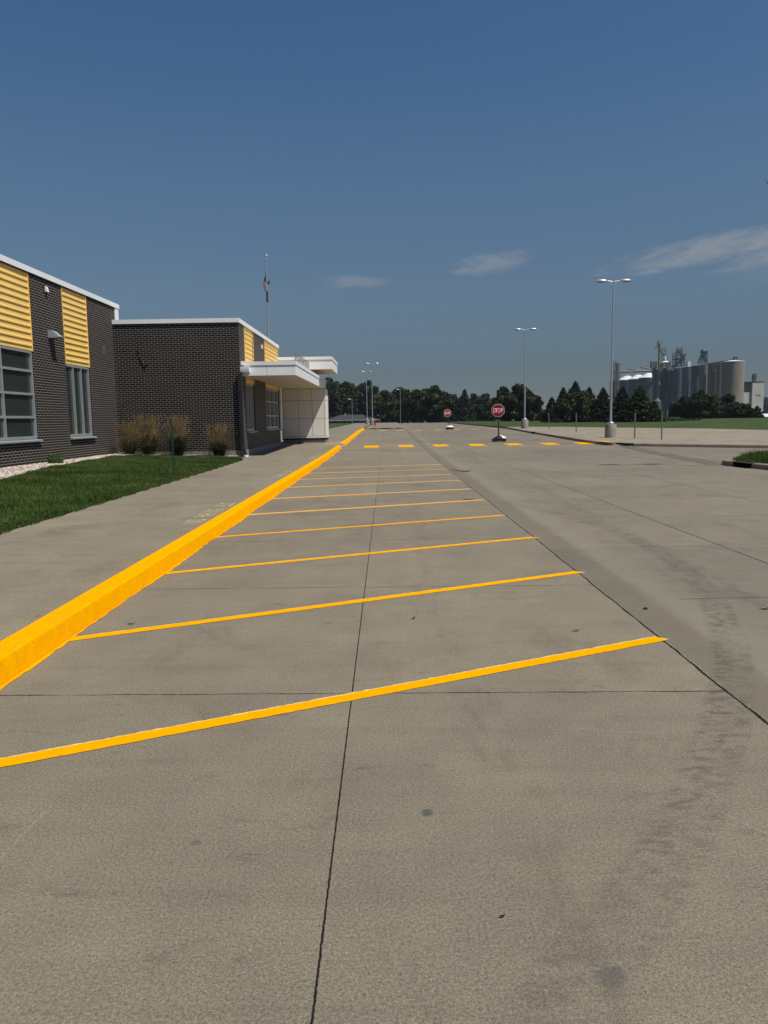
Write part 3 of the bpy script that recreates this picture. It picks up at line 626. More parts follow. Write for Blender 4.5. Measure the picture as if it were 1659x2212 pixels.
# ------------------------------------------------------------------ school building
school = empty('school_building', (-8, 31, 0.2)); tag(school, 'low dark brick school building with yellow ribbed metal panels and a white entrance canopy', 'building')
def part(name, m, mb, parent=school, sm=False, label=None):
    o = mb.build(name, m, parent); 
    if sm: smooth(o)
    if label: o['label'] = label
    return o
def wall_holes(axis, c, a0, a1, z0, z1, holes, depth, sgn):
    """front skin of a wall on plane axis = c with openings; sgn is the outward direction"""
    b = MB(); A = sorted({a0, a1} | {h[0] for h in holes} | {h[1] for h in holes}); Z = sorted({z0, z1} | {h[2] for h in holes} | {h[3] for h in holes})
    P = (lambda a, z, d=0: (c-sgn*d, a, z)) if axis == 'x' else (lambda a, z, d=0: (a, c-sgn*d, z))
    for i in range(len(A)-1):
        for j in range(len(Z)-1):
            am, zm = (A[i]+A[i+1])/2, (Z[j]+Z[j+1])/2
            if any(h[0] < am < h[1] and h[2] < zm < h[3] for h in holes): continue
            b.quad(P(A[i], Z[j]), P(A[i+1], Z[j]), P(A[i+1], Z[j+1]), P(A[i], Z[j+1]))
    for h in holes:
        for (p, q) in (((h[0], h[2]), (h[1], h[2])), ((h[1], h[2]), (h[1], h[3])), ((h[1], h[3]), (h[0], h[3])), ((h[0], h[3]), (h[0], h[2]))):
            b.quad(P(*p), P(*q), P(*q, depth), P(*p, depth))
    return b
XW = -10.8; XM = -5.8; YM = 31.0; TOPW = 6.19; TOPM = 5.50; YE = 42.3
# left wing wall (x = XW) with window and panel openings
holes = [(18.1, 23.83, 1.15, 6.15), (26.25, 28.33, 1.15, 6.15), (9.0, 14.5, 1.15, 6.15)]
part('brick_wall', MAT['brick_y'], wall_holes('x', XW, 8, 31.6, 0.2, TOPW, holes, 0.16, 1), label='long dark brick wall of the near left wing')
b = MB(); b.quad((XW, 8, 0.2), (-30, 8, 0.2), (-30, 8, TOPW), (XW, 8, TOPW)); part('end_wall', MAT['brick_x'], b); b = MB(); b.quad((XW, 31.6, TOPM-.2), (XW, 31.6, TOPW), (-30, 31.6, TOPW), (-30, 31.6, TOPM-.2))
part('end_wall', MAT['brick_x'], b)
b = MB(); b.box(-30, XW-0.2, 8.1, 31.5, TOPW-0.3, TOPW-0.05); b.box(-30, XM-0.2, YM+0.2, YE, TOPM-0.3, TOPM-0.05); part('roof', MAT['found'], b)
# parapet caps
b = MB(); b.box(-30, XW+0.06, 7.9, 31.75, TOPW, TOPW+0.17); part('parapet_cap', MAT['white'], b, label='white metal cap along the top of the left wing')
b = MB(); b.box(XW-0.3, XW+0.035, 31.32, 31.70, TOPM+0.17, TOPW-0.002); part('flashing', MAT['white'], b)
b = MB(); b.box(XW+0.003, XM+0.05, YM-0.05, YM+0.35, TOPM, TOPM+0.165); b.box(XM-0.3, XM+0.05, YM+0.352, YE+0.05, TOPM+0.001, TOPM+0.166); part('parapet_cap', MAT['white'], b, label='white metal cap around the lower brick block')
b = MB(); b.box(-7.756, -7.744, YM-0.003, YM+0.01, 0.43, TOPM-0.04); part('control_joint', MAT['joint'], b)
b = MB(); b.box(XW-0.01, XW+0.003, 24.44, 24.452, 0.36, TOPW-0.04); part('control_joint', MAT['joint'], b)
# line under caps
b = MB(); b.box(XW+0.001, XW+0.03, 8, 31.3, TOPW-0.035, TOPW-0.002); b.box(XW+0.01, XM+0.025, YM-0.025, YM-0.002, TOPM-0.03, TOPM-0.002); part('drip_edge', MAT['joint'], b)
# ribbed yellow cladding
def cladding(x, y0, y1, z0, z1, pitch=0.195):
    b = MB(); z = z0; prof = []
    while z < z1-0.02:
        for dz_, d in ((0, 0.010), (0.120, 0.010), (0.126, 0.038), (0.168, 0.038), (0.188, 0.012)):
            if z+dz_ <= z1: prof.append((z+dz_, d))
        z += pitch
    prof.append((z1, 0.035))
    for (za, da), (zb, db) in zip(prof[:-1], prof[1:]): b.quad((x+da, y0, za), (x+da, y1, za), (x+db, y1, zb), (x+db, y0, zb))
    for yy in (y0, y1):
        b.quad(*([(x+d, yy, z) for z, d in prof] + [(x-0.05, yy, z1), (x-0.05, yy, z0)]))
    b.quad((x+prof[0][1], y0, z0), (x+prof[0][1], y1, z0), (x-0.05, y1, z0), (x-0.05, y0, z0))
    return b
def trim(x, y, z0, z1): b_ = MB(); b_.box(x-0.02, x+0.05, y-0.012, y+0.012, z0, z1); return b_
for (x, y0, y1, z0, z1, lab) in ((XW, 18.1, 23.83, 3.84, 6.15, 'large yellow ribbed panel above the wide left window'), (XW, 26.25, 28.33, 3.64, 6.15, 'narrow yellow ribbed panel above the slim window'), (XW, 9.0, 14.5, 3.84, 6.15, 'yellow ribbed panel at the near end of the wing'),
                                (XM, 32.2, 34.3, 3.18, TOPM-.03, 'yellow ribbed panel nearest the canopy corner'), (XM, 37.55, 42.15, 3.22, TOPM-.03, 'yellow ribbed panel at the far end of the lower block')):
    c = part('cladding_panel', MAT['clad'], cladding(x-0.03, y0+0.012, y1-0.012, z0, z1), label=lab)
    b = MB(); b.box(x-0.08, x+0.022, y1-0.012, y1+0.012, z0-0.01, z1); part('edge_trim', MAT['clad'], b, c); b = MB(); b.box(x-0.08, x+0.022, y0-0.012, y0+0.012, z0-0.01, z1); part('edge_trim', MAT['clad'], b, c)
# windows
def window(x, y0, y1, z0, z1, ym, zm, lab, mm=0.07, rec=0.09):
    b = MB(); xo = x-rec+0.06; xi = x-rec-0.05
    b.box(xi, xo, y0, y0+mm, z0, z1); b.box(xi, xo, y1-mm, y1, z0, z1)
    b.box(xi, xo, y0+mm, y1-mm, z1-mm, z1); b.box(xi, xo, y0+mm, y1-mm, z0, z0+mm*1.3)
    fr = b.build('window', MAT['alu'], school); fr['label'] = lab
    b = MB()
    for q in ym: b.box(xi, xo-0.003, q-mm/2, q+mm/2, z0+mm*1.3, z1-mm)
    for q in zm: b.box(xi, xo-0.006, y0+mm, y1-mm, q-0.035, q+0.035)
    b.build('mullion', MAT['alu'], fr)
    b = MB(); b.quad((x-rec-0.01, y0, z0), (x-rec-0.01, y1, z0), (x-rec-0.01, y1, z1), (x-rec-0.01, y0, z1)); b.build('pane', MAT['glass'], fr)
    b = MB(); b.prism([(xi-x, 0, 0.02), (0.10, 0, -0.035), (0.10, 0, -0.075), (0.004, 0, -0.085), (0.004, 0, -0.06), (xi-x, 0, -0.06)], (x, y0-0.02, z0), (x, y1+0.10, z0))
    b.build('sill', MAT['alu'], fr)
window(XW, 18.1, 23.83, 1.15, 3.83, (20.0, 21.9), (1.82, 2.52, 3.22), 'wide grey framed window at the left edge with stacked panes')
window(XW, 26.25, 28.33, 1.15, 3.62, (26.93, 27.62), (), 'slim tall window of three upright panes on the left wing')
window(XW, 9.0, 14.5, 1.15, 3.83, (10.8, 12.6), (1.82, 2.52, 3.22), 'wide window at the near end of the wing')
window(XM, 32.35, 34.1, 1.18, 3.17, (32.93, 33.52), (), 'slim upright window under the canopy by the corner')
window(XM, 37.55, 41.9, 1.2, 3.2, (39.0, 40.45), (1.85, 2.55), 'wide window with crossbars under the canopy', 0.09)
# lower block: front wall and side wall
b = MB(); b.quad((XW, YM, 0.43), (XM, YM, 0.43), (XM, YM, TOPM), (XW, YM, TOPM)); part('brick_wall', MAT['brick_x'], b, label='dark brick wall facing the lawn')
sh = [(32.2, 34.25, 1.18, TOPM-.02), (37.5, 42.05, 1.2, TOPM-.02)]
part('brick_wall', MAT['brick_y'], wall_holes('x', XM, YM, YE, 0.43, TOPM, sh, 0.16, 1), label='side brick wall behind the canopy')
b = MB(); b.quad((XM, YE, 0.43), (-13, YE, 0.43), (-13, YE, TOPM), (XM, YE, TOPM)); part('end_wall', MAT['brick_x'], b)
b = MB(); b.box(XW, XM+0.02, YM-0.02, YE+0.02, 0.02, 0.428); b.box(XW-0.5, XW+0.015, 8, 31, -0.05, 0.30); part('foundation', MAT['found'], b)
# light fixture, sensor box, vent on the wing wall
b = MB(); b.quad((XW+.01, 25.02, 4.56), (XW+.01, 25.32, 4.56), (XW+.13, 25.32, 4.58), (XW+.13, 25.02, 4.58)); b.v = []; b.f = []
b.prism([(0.002, 0, 0.0), (0.34, 0, 0.0), (0.36, 0, 0.035), (0.14, 0, 0.22), (0.002, 0, 0.235)], (XW, 25.0, 4.36), (XW, 25.34, 4.36)); wl = part('wall_light', MAT['head'], b)
b = MB(); b.box(XW+0.03, XW+0.32, 25.03, 25.31, 4.345, 4.3585); b.build('lens', MAT['lens'], wl)
b = MB(); b.box(XW+0.001, XW+0.012, 24.90, 25.16, 5.76, 6.0); vb = part('wall_sensor', MAT['black'], b)
b = MB(); b.prism([(0.013, 0, 0), (0.10, 0, 0.0), (0.05, 0, 0.17), (0.013, 0, 0.18)], (XW, 24.96, 5.79), (XW, 25.10, 5.79)); b.build('housing', MAT['panel'], vb)
b = MB(); b.box(XW+0.001, XW+0.02, 29.78, 29.98, 4.22, 4.53)
for k in range(6): b.box(XW+0.021, XW+0.028, 29.80, 29.96, 4.245+k*0.047, 4.27+k*0.047)
part('vent_grille', MAT['post_grey'], b)
b = MB(); b.box(XM+0.001, XM+0.06, 36.55, 36.72, 4.98, 5.15); part('wall_sensor', MAT['panel'], b)
# dark crooked stain-like bracket on the front wall
b = MB(); pts = [(-9.83, 4.72), (-9.80, 4.50), (-9.78, 4.28), (-9.74, 4.16), (-9.67, 4.00), (-9.60, 3.86), (-9.58, 3.72)]
for (xa, za), (xb, zb), r0 in zip(pts[:-1], pts[1:], (0.007, 0.008, 0.012, 0.02, 0.017, 0.007)): b.tube((xa, YM-0.03, za), (xb, YM-0.03, zb), r0, r0*0.9, 6)
b.tube((-9.60, YM-0.03, 3.86), (-9.46, YM-0.03, 3.93), 0.03, 0.012, 6); b.tube((-9.82, YM-.03, 4.47), (-9.80, YM-.03, 4.43), .03, .03, 6)
part('conduit_stub', MAT['post_dark'], b)
# canopy
XC = -3.62; YC0, YC1 = 31.3, 47.0; ZC0, ZC1 = 3.42, 3.98
b = MB(); b.box(XM+0.01, XC-0.02, YC0+0.02, YC1-0.02, ZC0+0.03, ZC1-0.03); b.box(-9, XM+0.005, YE+0.03, YC1-0.02, ZC0+0.031, ZC1-0.031)
can = part('entrance_canopy', MAT['soffit'], b, label='long flat white entrance canopy')
b = MB()
for k in range(6): pass
ys = [YC0+0.02, 33.6, 36.2, 38.8, 41.4, 44.1, YC1]
for ya, yb in zip(ys[:-1], ys[1:]): b.box(XM+0.06, XC-0.01, ya+0.006, yb-0.006, ZC0, ZC0+0.028)
b.box(-8.9, XM+0.04, YE+0.05, YC1-0.02, ZC0, ZC0+0.028); b.build('soffit', MAT['soffit'], can)
b = MB(); xs = [XM+0.12, -4.77, XC]
for xa, xb in zip(xs[:-1], xs[1:]): b.box(xa+0.007, xb-0.007, YC0-0.02, YC0+0.01, ZC0, ZC1-0.17)
ys = [YC0-0.02, 34.4, 37.6, 40.8, 44.0, YC1]
for ya, yb in zip(ys[:-1], ys[1:]): b.box(XC-0.01, XC+0.02, ya+0.006, yb-0.003, ZC0, ZC1-0.17)
b.build('fascia', MAT['white'], can)
b = MB(); b.box(XM+0.12, XC+0.045, YC0-0.045, YC0+0.3, ZC1-0.155, ZC1); b.box(XC-0.25, XC+0.045, YC0+0.301, YC1, ZC1-0.156, ZC1-0.001); b.box(XM+0.12, XC-0.2, YC0+.3, YC1, ZC1-.06, ZC1-.04); b.build('cap_trim', MAT['white'], can)
b = MB(); b.box(XM-0.02, XM+0.119, YC0-0.05, YC0+0.3, ZC1-0.13, ZC1+0.02); b.build('flashing', MAT['white'], can)
# standing letters along the canopy edge (edge-on: their words cannot be made out)
b = MB(); y = 31.25; zl = ZC1-0.001
for k in range(13):
    wd = 0.26+0.05*((k*7) % 3)
    b.box(XC-0.006, XC+0.004, y, y+0.06, zl, zl+0.36); b.box(XC-0.006, XC+0.004, y+wd-0.06, y+wd, zl, zl+0.36)
    zc = zl+(0.03, 0.16, 0.29)[k % 3]; b.box(XC-0.005, XC+0.003, y+0.061, y+wd-0.061, zc, zc+0.06)
    y += wd+0.15
b.build('sign_letter', mat('letter_metal', (0.34, 0.35, 0.36), 0.4, 0.6), can)
can_l = children(can)
# gutter box and downspout on the corner
b = MB(); b.prism([(0, -0.14, 0.0), (0, -0.16, 0.10), (0, -0.17, 0.20), (0, 0.0, 0.22), (0, 0.28, 0.22), (0, 0.28, 0.0)], (XM-0.06, YC0-0.10, 3.55), (XM+0.36, YC0-0.10, 3.55)); gt = part('gutter_box', MAT['white'], b)
b = MB(); b.box(XM+0.075, XM+0.30, YC0-0.03, YC0+.1, 3.40, 3.549); b.build('gutter_outlet', MAT['white'], gt)
b = MB(); b.box(XM-0.055, XM+0.085, YM-0.16, YM-0.03, 0.62, 3.55); b.prism([(-0.07, -0.07, 0), (0.07, -0.07, 0), (0.07, 0.07, 0), (-0.07, 0.07, 0)], (XM+0.02, YM-0.095, 0.62), (XM+0.13, YM-0.16, 0.22)); ds = part('downspout', MAT['downspout'], b)
b = MB(); b.lathe((XM+0.15, YM-0.17, 0.155), [(0.09, 0), (0.10, 0.01), (0.10, 0.08), (0.085, 0.085)], 16); b.build('drain_boot', MAT['white'], ds)
# white panelled entrance wall
YB = 45.1
xs = [-6.10, -6.0, -5.10, -4.30, -3.585, -3.50]; zs = [0.67, 1.70, 2.74, 3.415]
b = MB(); b.box(xs[0]+0.02, xs[-1]-0.02, YB+0.03, YB+2.0, 0.45, 3.44); ew = part('entrance_wall', MAT['joint'], b, label='white panelled wall that carries the canopy end')
b = MB()
for xa, xb in zip(xs[:-1], xs[1:]):
    for za, zb in zip(zs[:-1], zs[1:]): b.box(xa+0.009, xb-0.009 if xb != xs[-1] else xb, YB, YB+0.028, za+0.009, zb-0.009)
for ya, yb in ((YB+0.029, YB+1.0), (YB+1.0, YB+2.03)):
    for za, zb in zip(zs[:-1], zs[1:]): b.box(xs[-1]-0.018, xs[-1]+0.001, ya+0.006, yb-0.006, za+0.009, zb-0.009)
b.build('panel', MAT['panel'], ew)
b = MB(); b.box(xs[0], xs[-1]+0.02, YB-0.02, YB+2.04, 0.56, 0.66); b.build('base_trim', MAT['panel'], ew)
b = MB(); b.box(xs[0]+0.06, xs[-1]-0.05, YB+0.05, YB+1.95, 0.15, 0.558); b.build('plinth', MAT['found'], ew)
b = MB()
for za, zb in ((1.15, 1.9), (1.9, 2.65), (2.65, 3.4)): b.box(XM-0.25, XM+0.06, 42.36, 42.9, za+0.006, zb-0.006)
part('white_bay', MAT['white'], b)
# entrance vestibule and raised upper canopy
b = MB(); b.box(-12.9, -8.2, 42.4, 49, 0.1, 4.34); part('vestibule', MAT['panel'], b)
YU0, YU1, XU, ZU0, ZU1 = 42.0, 46.8, -2.87, 4.33, 5.0
b = MB(); b.box(-12.9, XU-0.03, YU0+0.03, YU1-0.03, ZU0+0.03, ZU1-0.03); uc = part('upper_canopy', MAT['soffit'], b, label='raised white canopy slab above the entrance')
b = MB(); xs2 = [-9.0, -6.6, -4.5, XU]
for xa, xb in zip(xs2[:-1], xs2[1:]): b.box(xa+0.008, xb-0.008, YU0, YU0+0.028, ZU0, ZU1-0.18)
for ya, yb in ((YU0, YU0+2.4), (YU0+2.4, YU1)): b.box(XU-0.028, XU, ya+0.03 if ya == YU0 else ya+0.008, yb-0.008, ZU0, ZU1-0.18)
b.build('fascia', MAT['white'], uc)
b = MB(); b.box(-12.9, XU+0.03, YU0-0.03, YU1+0.02, ZU1-0.165, ZU1); b.build('cap_trim', MAT['white'], uc)
b = MB()
for xa, xb in ((-8.9, -6.6), (-6.6, -4.3), (-4.3, -3.15), (-3.15, XU-0.03)): b.box(xa+0.012, xb-0.012, YU0+0.03, YU1-0.04, ZU0+0.002, ZU0+0.028)
b.build('soffit', MAT['soffit'], uc)
# struts holding the upper canopy
# ------------------------------------------------------------------ ornamental grasses, shrub, post
def tuft(name, x, y, z, h, rad, n, mg, ms, label, group='dry ornamental grass clumps by the brick wall'):
    root = empty(name, (x, y, z)); tag(root, label, 'ornamental grass', group)
    v = []
    for k in range(n):      # arching blades
        a = random.uniform(0, 6.28); r = rad*0.30*math.sqrt(random.random()); L = h*random.uniform(0.32, 0.82); out = rad*random.uniform(0.25, 1.35)
        p0 = Vector((x+r*math.cos(a), y+r*math.sin(a), z)); a += random.uniform(-0.8, 0.8); ca, sa = math.cos(a), math.sin(a); wv = Vector((-sa, ca, 0))*0.009
        prev = None
        for s_ in range(5):
            t_ = s_/4; p = p0+Vector((ca, sa, 0))*(out*t_**1.5)+Vector((0, 0, L*(1.35*t_-0.75*t_**2.6)))
            w_ = wv*(1-t_*0.85)
            if prev: v += [tuple(prev[0]), tuple(prev[1]), tuple(p+w_), tuple(p-w_)]
            prev = (p-w_, p+w_)
    np_mesh('leaves', np.array(v), 4, mg, root)
    v = []
    for k in range(n//5):   # thin straw stalks with loose seed heads
        a = random.gauss(0, 1); L = h*min(1.0, random.uniform(0.60, 1.05)); lx = random.gauss(0.0, 0.42)*rad; ly = random.gauss(0, 0.30)*rad
        p0 = Vector((x+random.uniform(-.12, .12), y+random.uniform(-.08, .08), z)); bend = random.uniform(-0.12, 0.12)
        pts_ = [p0, p0+Vector((lx*0.35, ly*0.35, L*0.40)), p0+Vector((lx*0.75, ly*0.75, L*0.74)), p0+Vector((lx+bend, ly, L*0.94)), p0+Vector((lx+bend*1.7, ly, L))]
        ws = (0.003, 0.003, 0.003, random.uniform(0.006, 0.013), 0.001)
        for q in range(4):
            wa = Vector((ws[q], 0, 0)); wb = Vector((ws[q+1], 0, 0)); v += [tuple(pts_[q]-wa), tuple(pts_[q]+wa), tuple(pts_[q+1]+wb), tuple(pts_[q+1]-wb)]
    np_mesh('seed_stalks', np.array(v), 4, ms, root)
MAT['og'] = foliage('ornamental_leaf', (0.060, 0.065, 0.020), (0.17, 0.135, 0.055), 3.0)
MAT['og2'] = foliage('ornamental_leaf_dark', (0.030, 0.042, 0.014), (0.110, 0.10, 0.038), 3.0)
MAT['straw'] = foliage('straw_seed_head', (0.15, 0.10, 0.045), (0.26, 0.18, 0.085), 4.0)
tuft('ornamental_grass', -10.12, 30.2, 0.36, 1.35, 0.58, 620, MAT['og'], MAT['straw'], 'short pale ornamental grass clump in the corner of the brick walls')
tuft('ornamental_grass', -9.38, 30.3, 0.33, 1.65, 0.62, 760, MAT['og'], MAT['straw'], 'second ornamental grass clump from the corner, golden stalks')
tuft('ornamental_grass', -8.25, 30.3, 0.30, 1.65, 0.64, 800, MAT['og2'], MAT['straw'], 'darkest ornamental grass clump, right behind the green post')
tuft('ornamental_grass', -6.62, 30.4, 0.22, 1.35, 0.62, 700, MAT['og2'], MAT['straw'], 'ornamental grass clump nearest the building corner and downspout')
root = empty('shrub', (-10.35, 23.9, 0.36)); tag(root, 'tiny round green shrub in the gravel under the wide window', 'shrub'); v = []
for k in range(1500):
    d = Vector((random.gauss(0, 1), random.gauss(0, 1), abs(random.gauss(0, 1)))).normalized(); r = random.uniform(0.3, 1)**0.4
    p = Vector((-10.35, 23.9, 0.36))+Vector((d.x*0.24*r, d.y*0.24*r, d.z*0.34*r)); a = Vector((random.gauss(0, 1), random.gauss(0, 1), random.gauss(0, 1))).normalized()*0.025; c = a.cross(d).normalized()*0.008
    v += [tuple(p-a-c), tuple(p+a-c), tuple(p+a+c), tuple(p-a+c)]
np_mesh('foliage', np.array(v), 4, foliage('shrub_leaf', (0.03, 0.06, 0.012), (0.07, 0.11, 0.025), 8), root)
b = MB(); b.tube((-10.35, 23.9, 0.34), (-10.35, 23.9, 0.5), 0.02, 0.012, 6); b.build('trunk', MAT['bark'], root)
b = MB(); b.box(-5.955, -5.905, 21.30, 21.312, 0.15, 1.72); b.box(-5.935, -5.925, 21.312, 21.35, 0.15, 1.72); b.v = [(x+(z-0.15)*-0.006, y, z) for x, y, z in b.v]
tag(b.build('fence_post', MAT['post_green']), 'thin dark green metal stake standing in the lawn near the sidewalk', 'post')

# ------------------------------------------------------------------ lamps
def lamp(x, y, hp, label, group, ang=0.0, twin=True, pier=True, name='parking_lot_lamp', zb=None, arm=0.95):
    z0 = road(y)+0.15 if zb is None else zb
    root = empty(name, (x, y, z0)); tag(root, label, 'street lamp', group)
    zt = z0
    if pier:
        b = MB(); b.lathe((x, y, z0-0.03), [(0.335, 0), (0.335, 0.80), (0.325, 0.825), (0.0001, 0.827)], 28); smooth(b.build('concrete_pier', MAT['pier'], root)); zt = z0+0.79
        b = MB(); b.lathe((x, y, zt+0.005), [(0.20, 0), (0.20, 0.10), (0.17, 0.135), (0.10, 0.14)], 20); smooth(b.build('base_cover', MAT['galv'], root))
    b = MB(); b.tube((x, y, zt), (x, y, z0+hp), 0.070 if pier else 0.06, 0.045, 14); smooth(b.build('pole', MAT['galv'], root))
    top = z0+hp
    for s_ in ((-1, 1) if twin else (-1,)):
        c, sn = math.cos(ang)*s_, math.sin(ang)*s_
        fx = lambda d, dz_=0: (x+c*d, y+sn*d, top+dz_)
        b = MB(); b.tube(fx(0.03, -0.14), fx(0.42, -0.08), 0.030, 0.026, 8); b.tube(fx(0.03, -0.36), fx(0.30, -0.11), 0.020, 0.020, 8); ar = b.build('arm', MAT['galv'], root)
        RM = Matrix.Rotation(math.atan2(sn, c), 3, 'Z')
        b = MB(); b.ellipsoid(fx(0.70, -0.10), (0.37, 0.18, 0.115), 20, 10, RM, 0.62); hd = smooth(b.build('lamp_head', MAT['head'], root), 60)
        b = MB(); b.ellipsoid(fx(0.74, -0.155), (0.27, 0.145, 0.03), 16, 6, RM); smooth(b.build('lens', MAT['lens'], hd), 60)
    return root
LG = 'tall twin-headed parking lot lamps'
lamp(13.54, 46.3, 9.28, 'largest twin-headed lamp on a round concrete pier, right of the stop signs', LG)
lamp(12.88, 71.3, 9.1, 'second largest twin-headed lamp, between the near stop sign and the largest lamp', LG)
lamp(-1.94, 113.9, 9.1, 'twin-headed lamp just behind the fire hydrant', LG)
lamp(-3.16, 132.0, 9.0, 'farthest twin-headed lamp, left of the hydrant and overlapping the house', LG)
lamp(11.90, 22.6, 8.05, 'lamp rising out of frame at the right edge, only one head tip showing', LG, zb=0.15)
lamp(-7.6, 176, 5.9, 'short single-headed lamp in front of the distant house', 'slim single-headed lamps', twin=False, pier=False, name='street_lamp', zb=0.4)
lamp(3.45, 178, 8.0, 'taller single-headed lamp before the trees at the end of the road', 'slim single-headed lamps', twin=False, pier=False, name='street_lamp', zb=0.4)

# ------------------------------------------------------------------ stop signs
def stop_sign(x, y, label, lean, zpost, faceyaw=0.0, bagrot=0.0, base='pad'):
    z0 = road(y); root = empty('stop_sign', (x, y, z0)); tag(root, label, 'stop sign', 'portable stop signs standing in the road')
    tx = lean
    top = Vector((x+tx*zpost, y, z0+zpost)); b = MB(); b.tube((x+tx*0.15, y, z0+0.10), top, 0.042, 0.036, 12); smooth(b.build('post', MAT['post_dark'], root))
    c = top+Vector((0, -0.05, -0.36)); rot = Matrix.Rotation(faceyaw, 4, 'Z') @ Matrix.Rotation(tx*1.0, 4, 'Y')
    r = 0.381/math.cos(R(22.5))
    def octo(rr, y0, y1):
        b_ = MB(); A = [R(22.5+45*k) for k in range(8)]; i = 0
        f = [rot @ Vector((rr*math.cos(a), y0, rr*math.sin(a))) + c for a in A]; bk_ = [rot @ Vector((rr*math.cos(a), y1, rr*math.sin(a))) + c for a in A]
        b_.v = [tuple(q) for q in f+bk_]; b_.f = [tuple(range(8)), tuple(range(15, 7, -1))]+[(k, 8+k, 8+(k+1) % 8, (k+1) % 8) for k in range(8)]
        return b_
    sg = octo(r, 0, 0.02).build('sign_board', MAT['signwhite'], root)
    octo(r*0.945, -0.004, -0.001).build('red_face', MAT['red'], sg)
    o = text_mesh('STOP', 0.37, (0, 0, 0), Matrix.Identity(4), 0.70, MAT['signwhite'], None, 'lettering', 0.0, 0.004)
    co = np.array([v_.co for v_ in o.data.vertices]); mx, my = (co[:, 0].min()+co[:, 0].max())/2, (co[:, 1].min()+co[:, 1].max())/2
    kx, ky = 0.60/(co[:, 0].max()-co[:, 0].min()), 0.27/(co[:, 1].max()-co[:, 1].min())
    o.data.transform(Matrix.Translation(c) @ rot @ Matrix.Translation((0, -0.008, 0.0)) @ Matrix.Rotation(R(90), 4, 'X') @ Matrix.Diagonal((kx, ky, 1, 1)) @ Matrix.Translation((-mx, -my, 0)))
    o.parent = sg; shift(o, sg)
    b = MB(); b.tube(rot @ Vector((0, -0.012, 0.31))+c, rot @ Vector((0, 0.0, 0.31))+c, 0.022, 0.022, 8); b.build('bolt', MAT['galv'], sg)
    # rubber base with a notch underneath in the middle
    prof = [(-0.38, 0.0), (-0.30, 0.0), (-0.12, 0.035), (0.0, 0.05), (0.12, 0.035), (0.30, 0.0), (0.38, 0.0), (0.38, 0.17), (0.30, 0.20), (-0.30, 0.20), (-0.38, 0.17)]
    b = MB(); pf = [(u, 0, z) for u, z in prof]; b.prism(pf, (x, y-0.33, z0+0.004), (x, y+0.33, z0+0.004)); smooth(b.build('rubber_base', MAT['black'], root), 30)
    # black rubber mound with a white sandbag slumped over one side of it
    b = MB(); b.lathe((x, y, z0+0.19), [(0.36, 0.0), (0.34, 0.02), (0.20, 0.11), (0.07, 0.18), (0.05, 0.19)], 22); smooth(b.build('rubber_mound', MAT['black'], root), 40)
    b = MB(); n, m_ = 26, 10; i0 = 0
    a0, a1 = (R(-75)+bagrot, R(100)+bagrot) if base == 'pad' else (R(-180), R(178))
    for j in range(m_+1):
        for k in range(n+1):
            a = a0+(a1-a0)*k/n; q = j/m_; rr = (0.36 if base == 'pad' else 0.33)*(1-q**1.25)+0.05
            fold = 1+0.10*math.sin(6*a+2*j*0.3)*(1-q)+0.05*math.sin(11*a+1)
            puff = 0.05*math.sin(math.pi*q)*(1+0.5*math.sin(3*a))
            b.v.append((x+rr*fold*math.cos(a), y+rr*0.92*fold*math.sin(a), z0+(0.205 if base == 'pad' else 0.235)+0.18*q**0.9+puff*0.7))
    for j in range(m_):
        for k in range(n): b.f.append((j*(n+1)+k, j*(n+1)+k+1, (j+1)*(n+1)+k+1, (j+1)*(n+1)+k))
    sb = b.build('sandbag', MAT['sand'], root); md = sb.modifiers.new('bag_thickness', 'SOLIDIFY'); md.thickness = 0.03; smooth(sb, 60)
    return root
stop_sign(6.86, 46.6, 'nearer upright stop sign on a black base with a white sandbag', -0.028, 2.24, -0.02, R(8))
stop_sign(6.52, 78.2, 'farther stop sign leaning left on a bagged black base', -0.115, 2.02, 0.35, 0.0, 'wrapped')

# ------------------------------------------------------------------ hydrant
hx, hy = -1.47, 106.0; hz = road(hy)+0.15
hyd = empty('fire_hydrant', (hx, hy, hz)); tag(hyd, 'red fire hydrant on the far raised walk in front of the lamp piers', 'fire hydrant')
b = MB(); b.lathe((hx, hy, hz), [(0.17, 0), (0.17, 0.05), (0.12, 0.07), (0.11, 0.45), (0.15, 0.47), (0.15, 0.52), (0.13, 0.54), (0.13, 0.68), (0.16, 0.69), (0.16, 0.73), (0.13, 0.80), (0.08, 0.86), (0.035, 0.88), (0.035, 0.94), (0.001, 0.945)], 18); smooth(b.build('barrel', MAT['hydrant'], hyd))
for s_ in (-1, 1):
    b = MB(); b.tube((hx, hy, hz+0.60), (hx+s_*0.19, hy, hz+0.60), 0.065, 0.065, 10); b.tube((hx+s_*0.17, hy, hz+0.60), (hx+s_*0.22, hy, hz+0.60), 0.08, 0.08, 10); b.build('side_nozzle', MAT['hydrant'], hyd)
b = MB(); b.tube((hx, hy, hz+0.58), (hx+0.06, hy-0.21, hz+0.58), 0.085, 0.085, 12); b.build('front_nozzle', MAT['hydrant'], hyd)

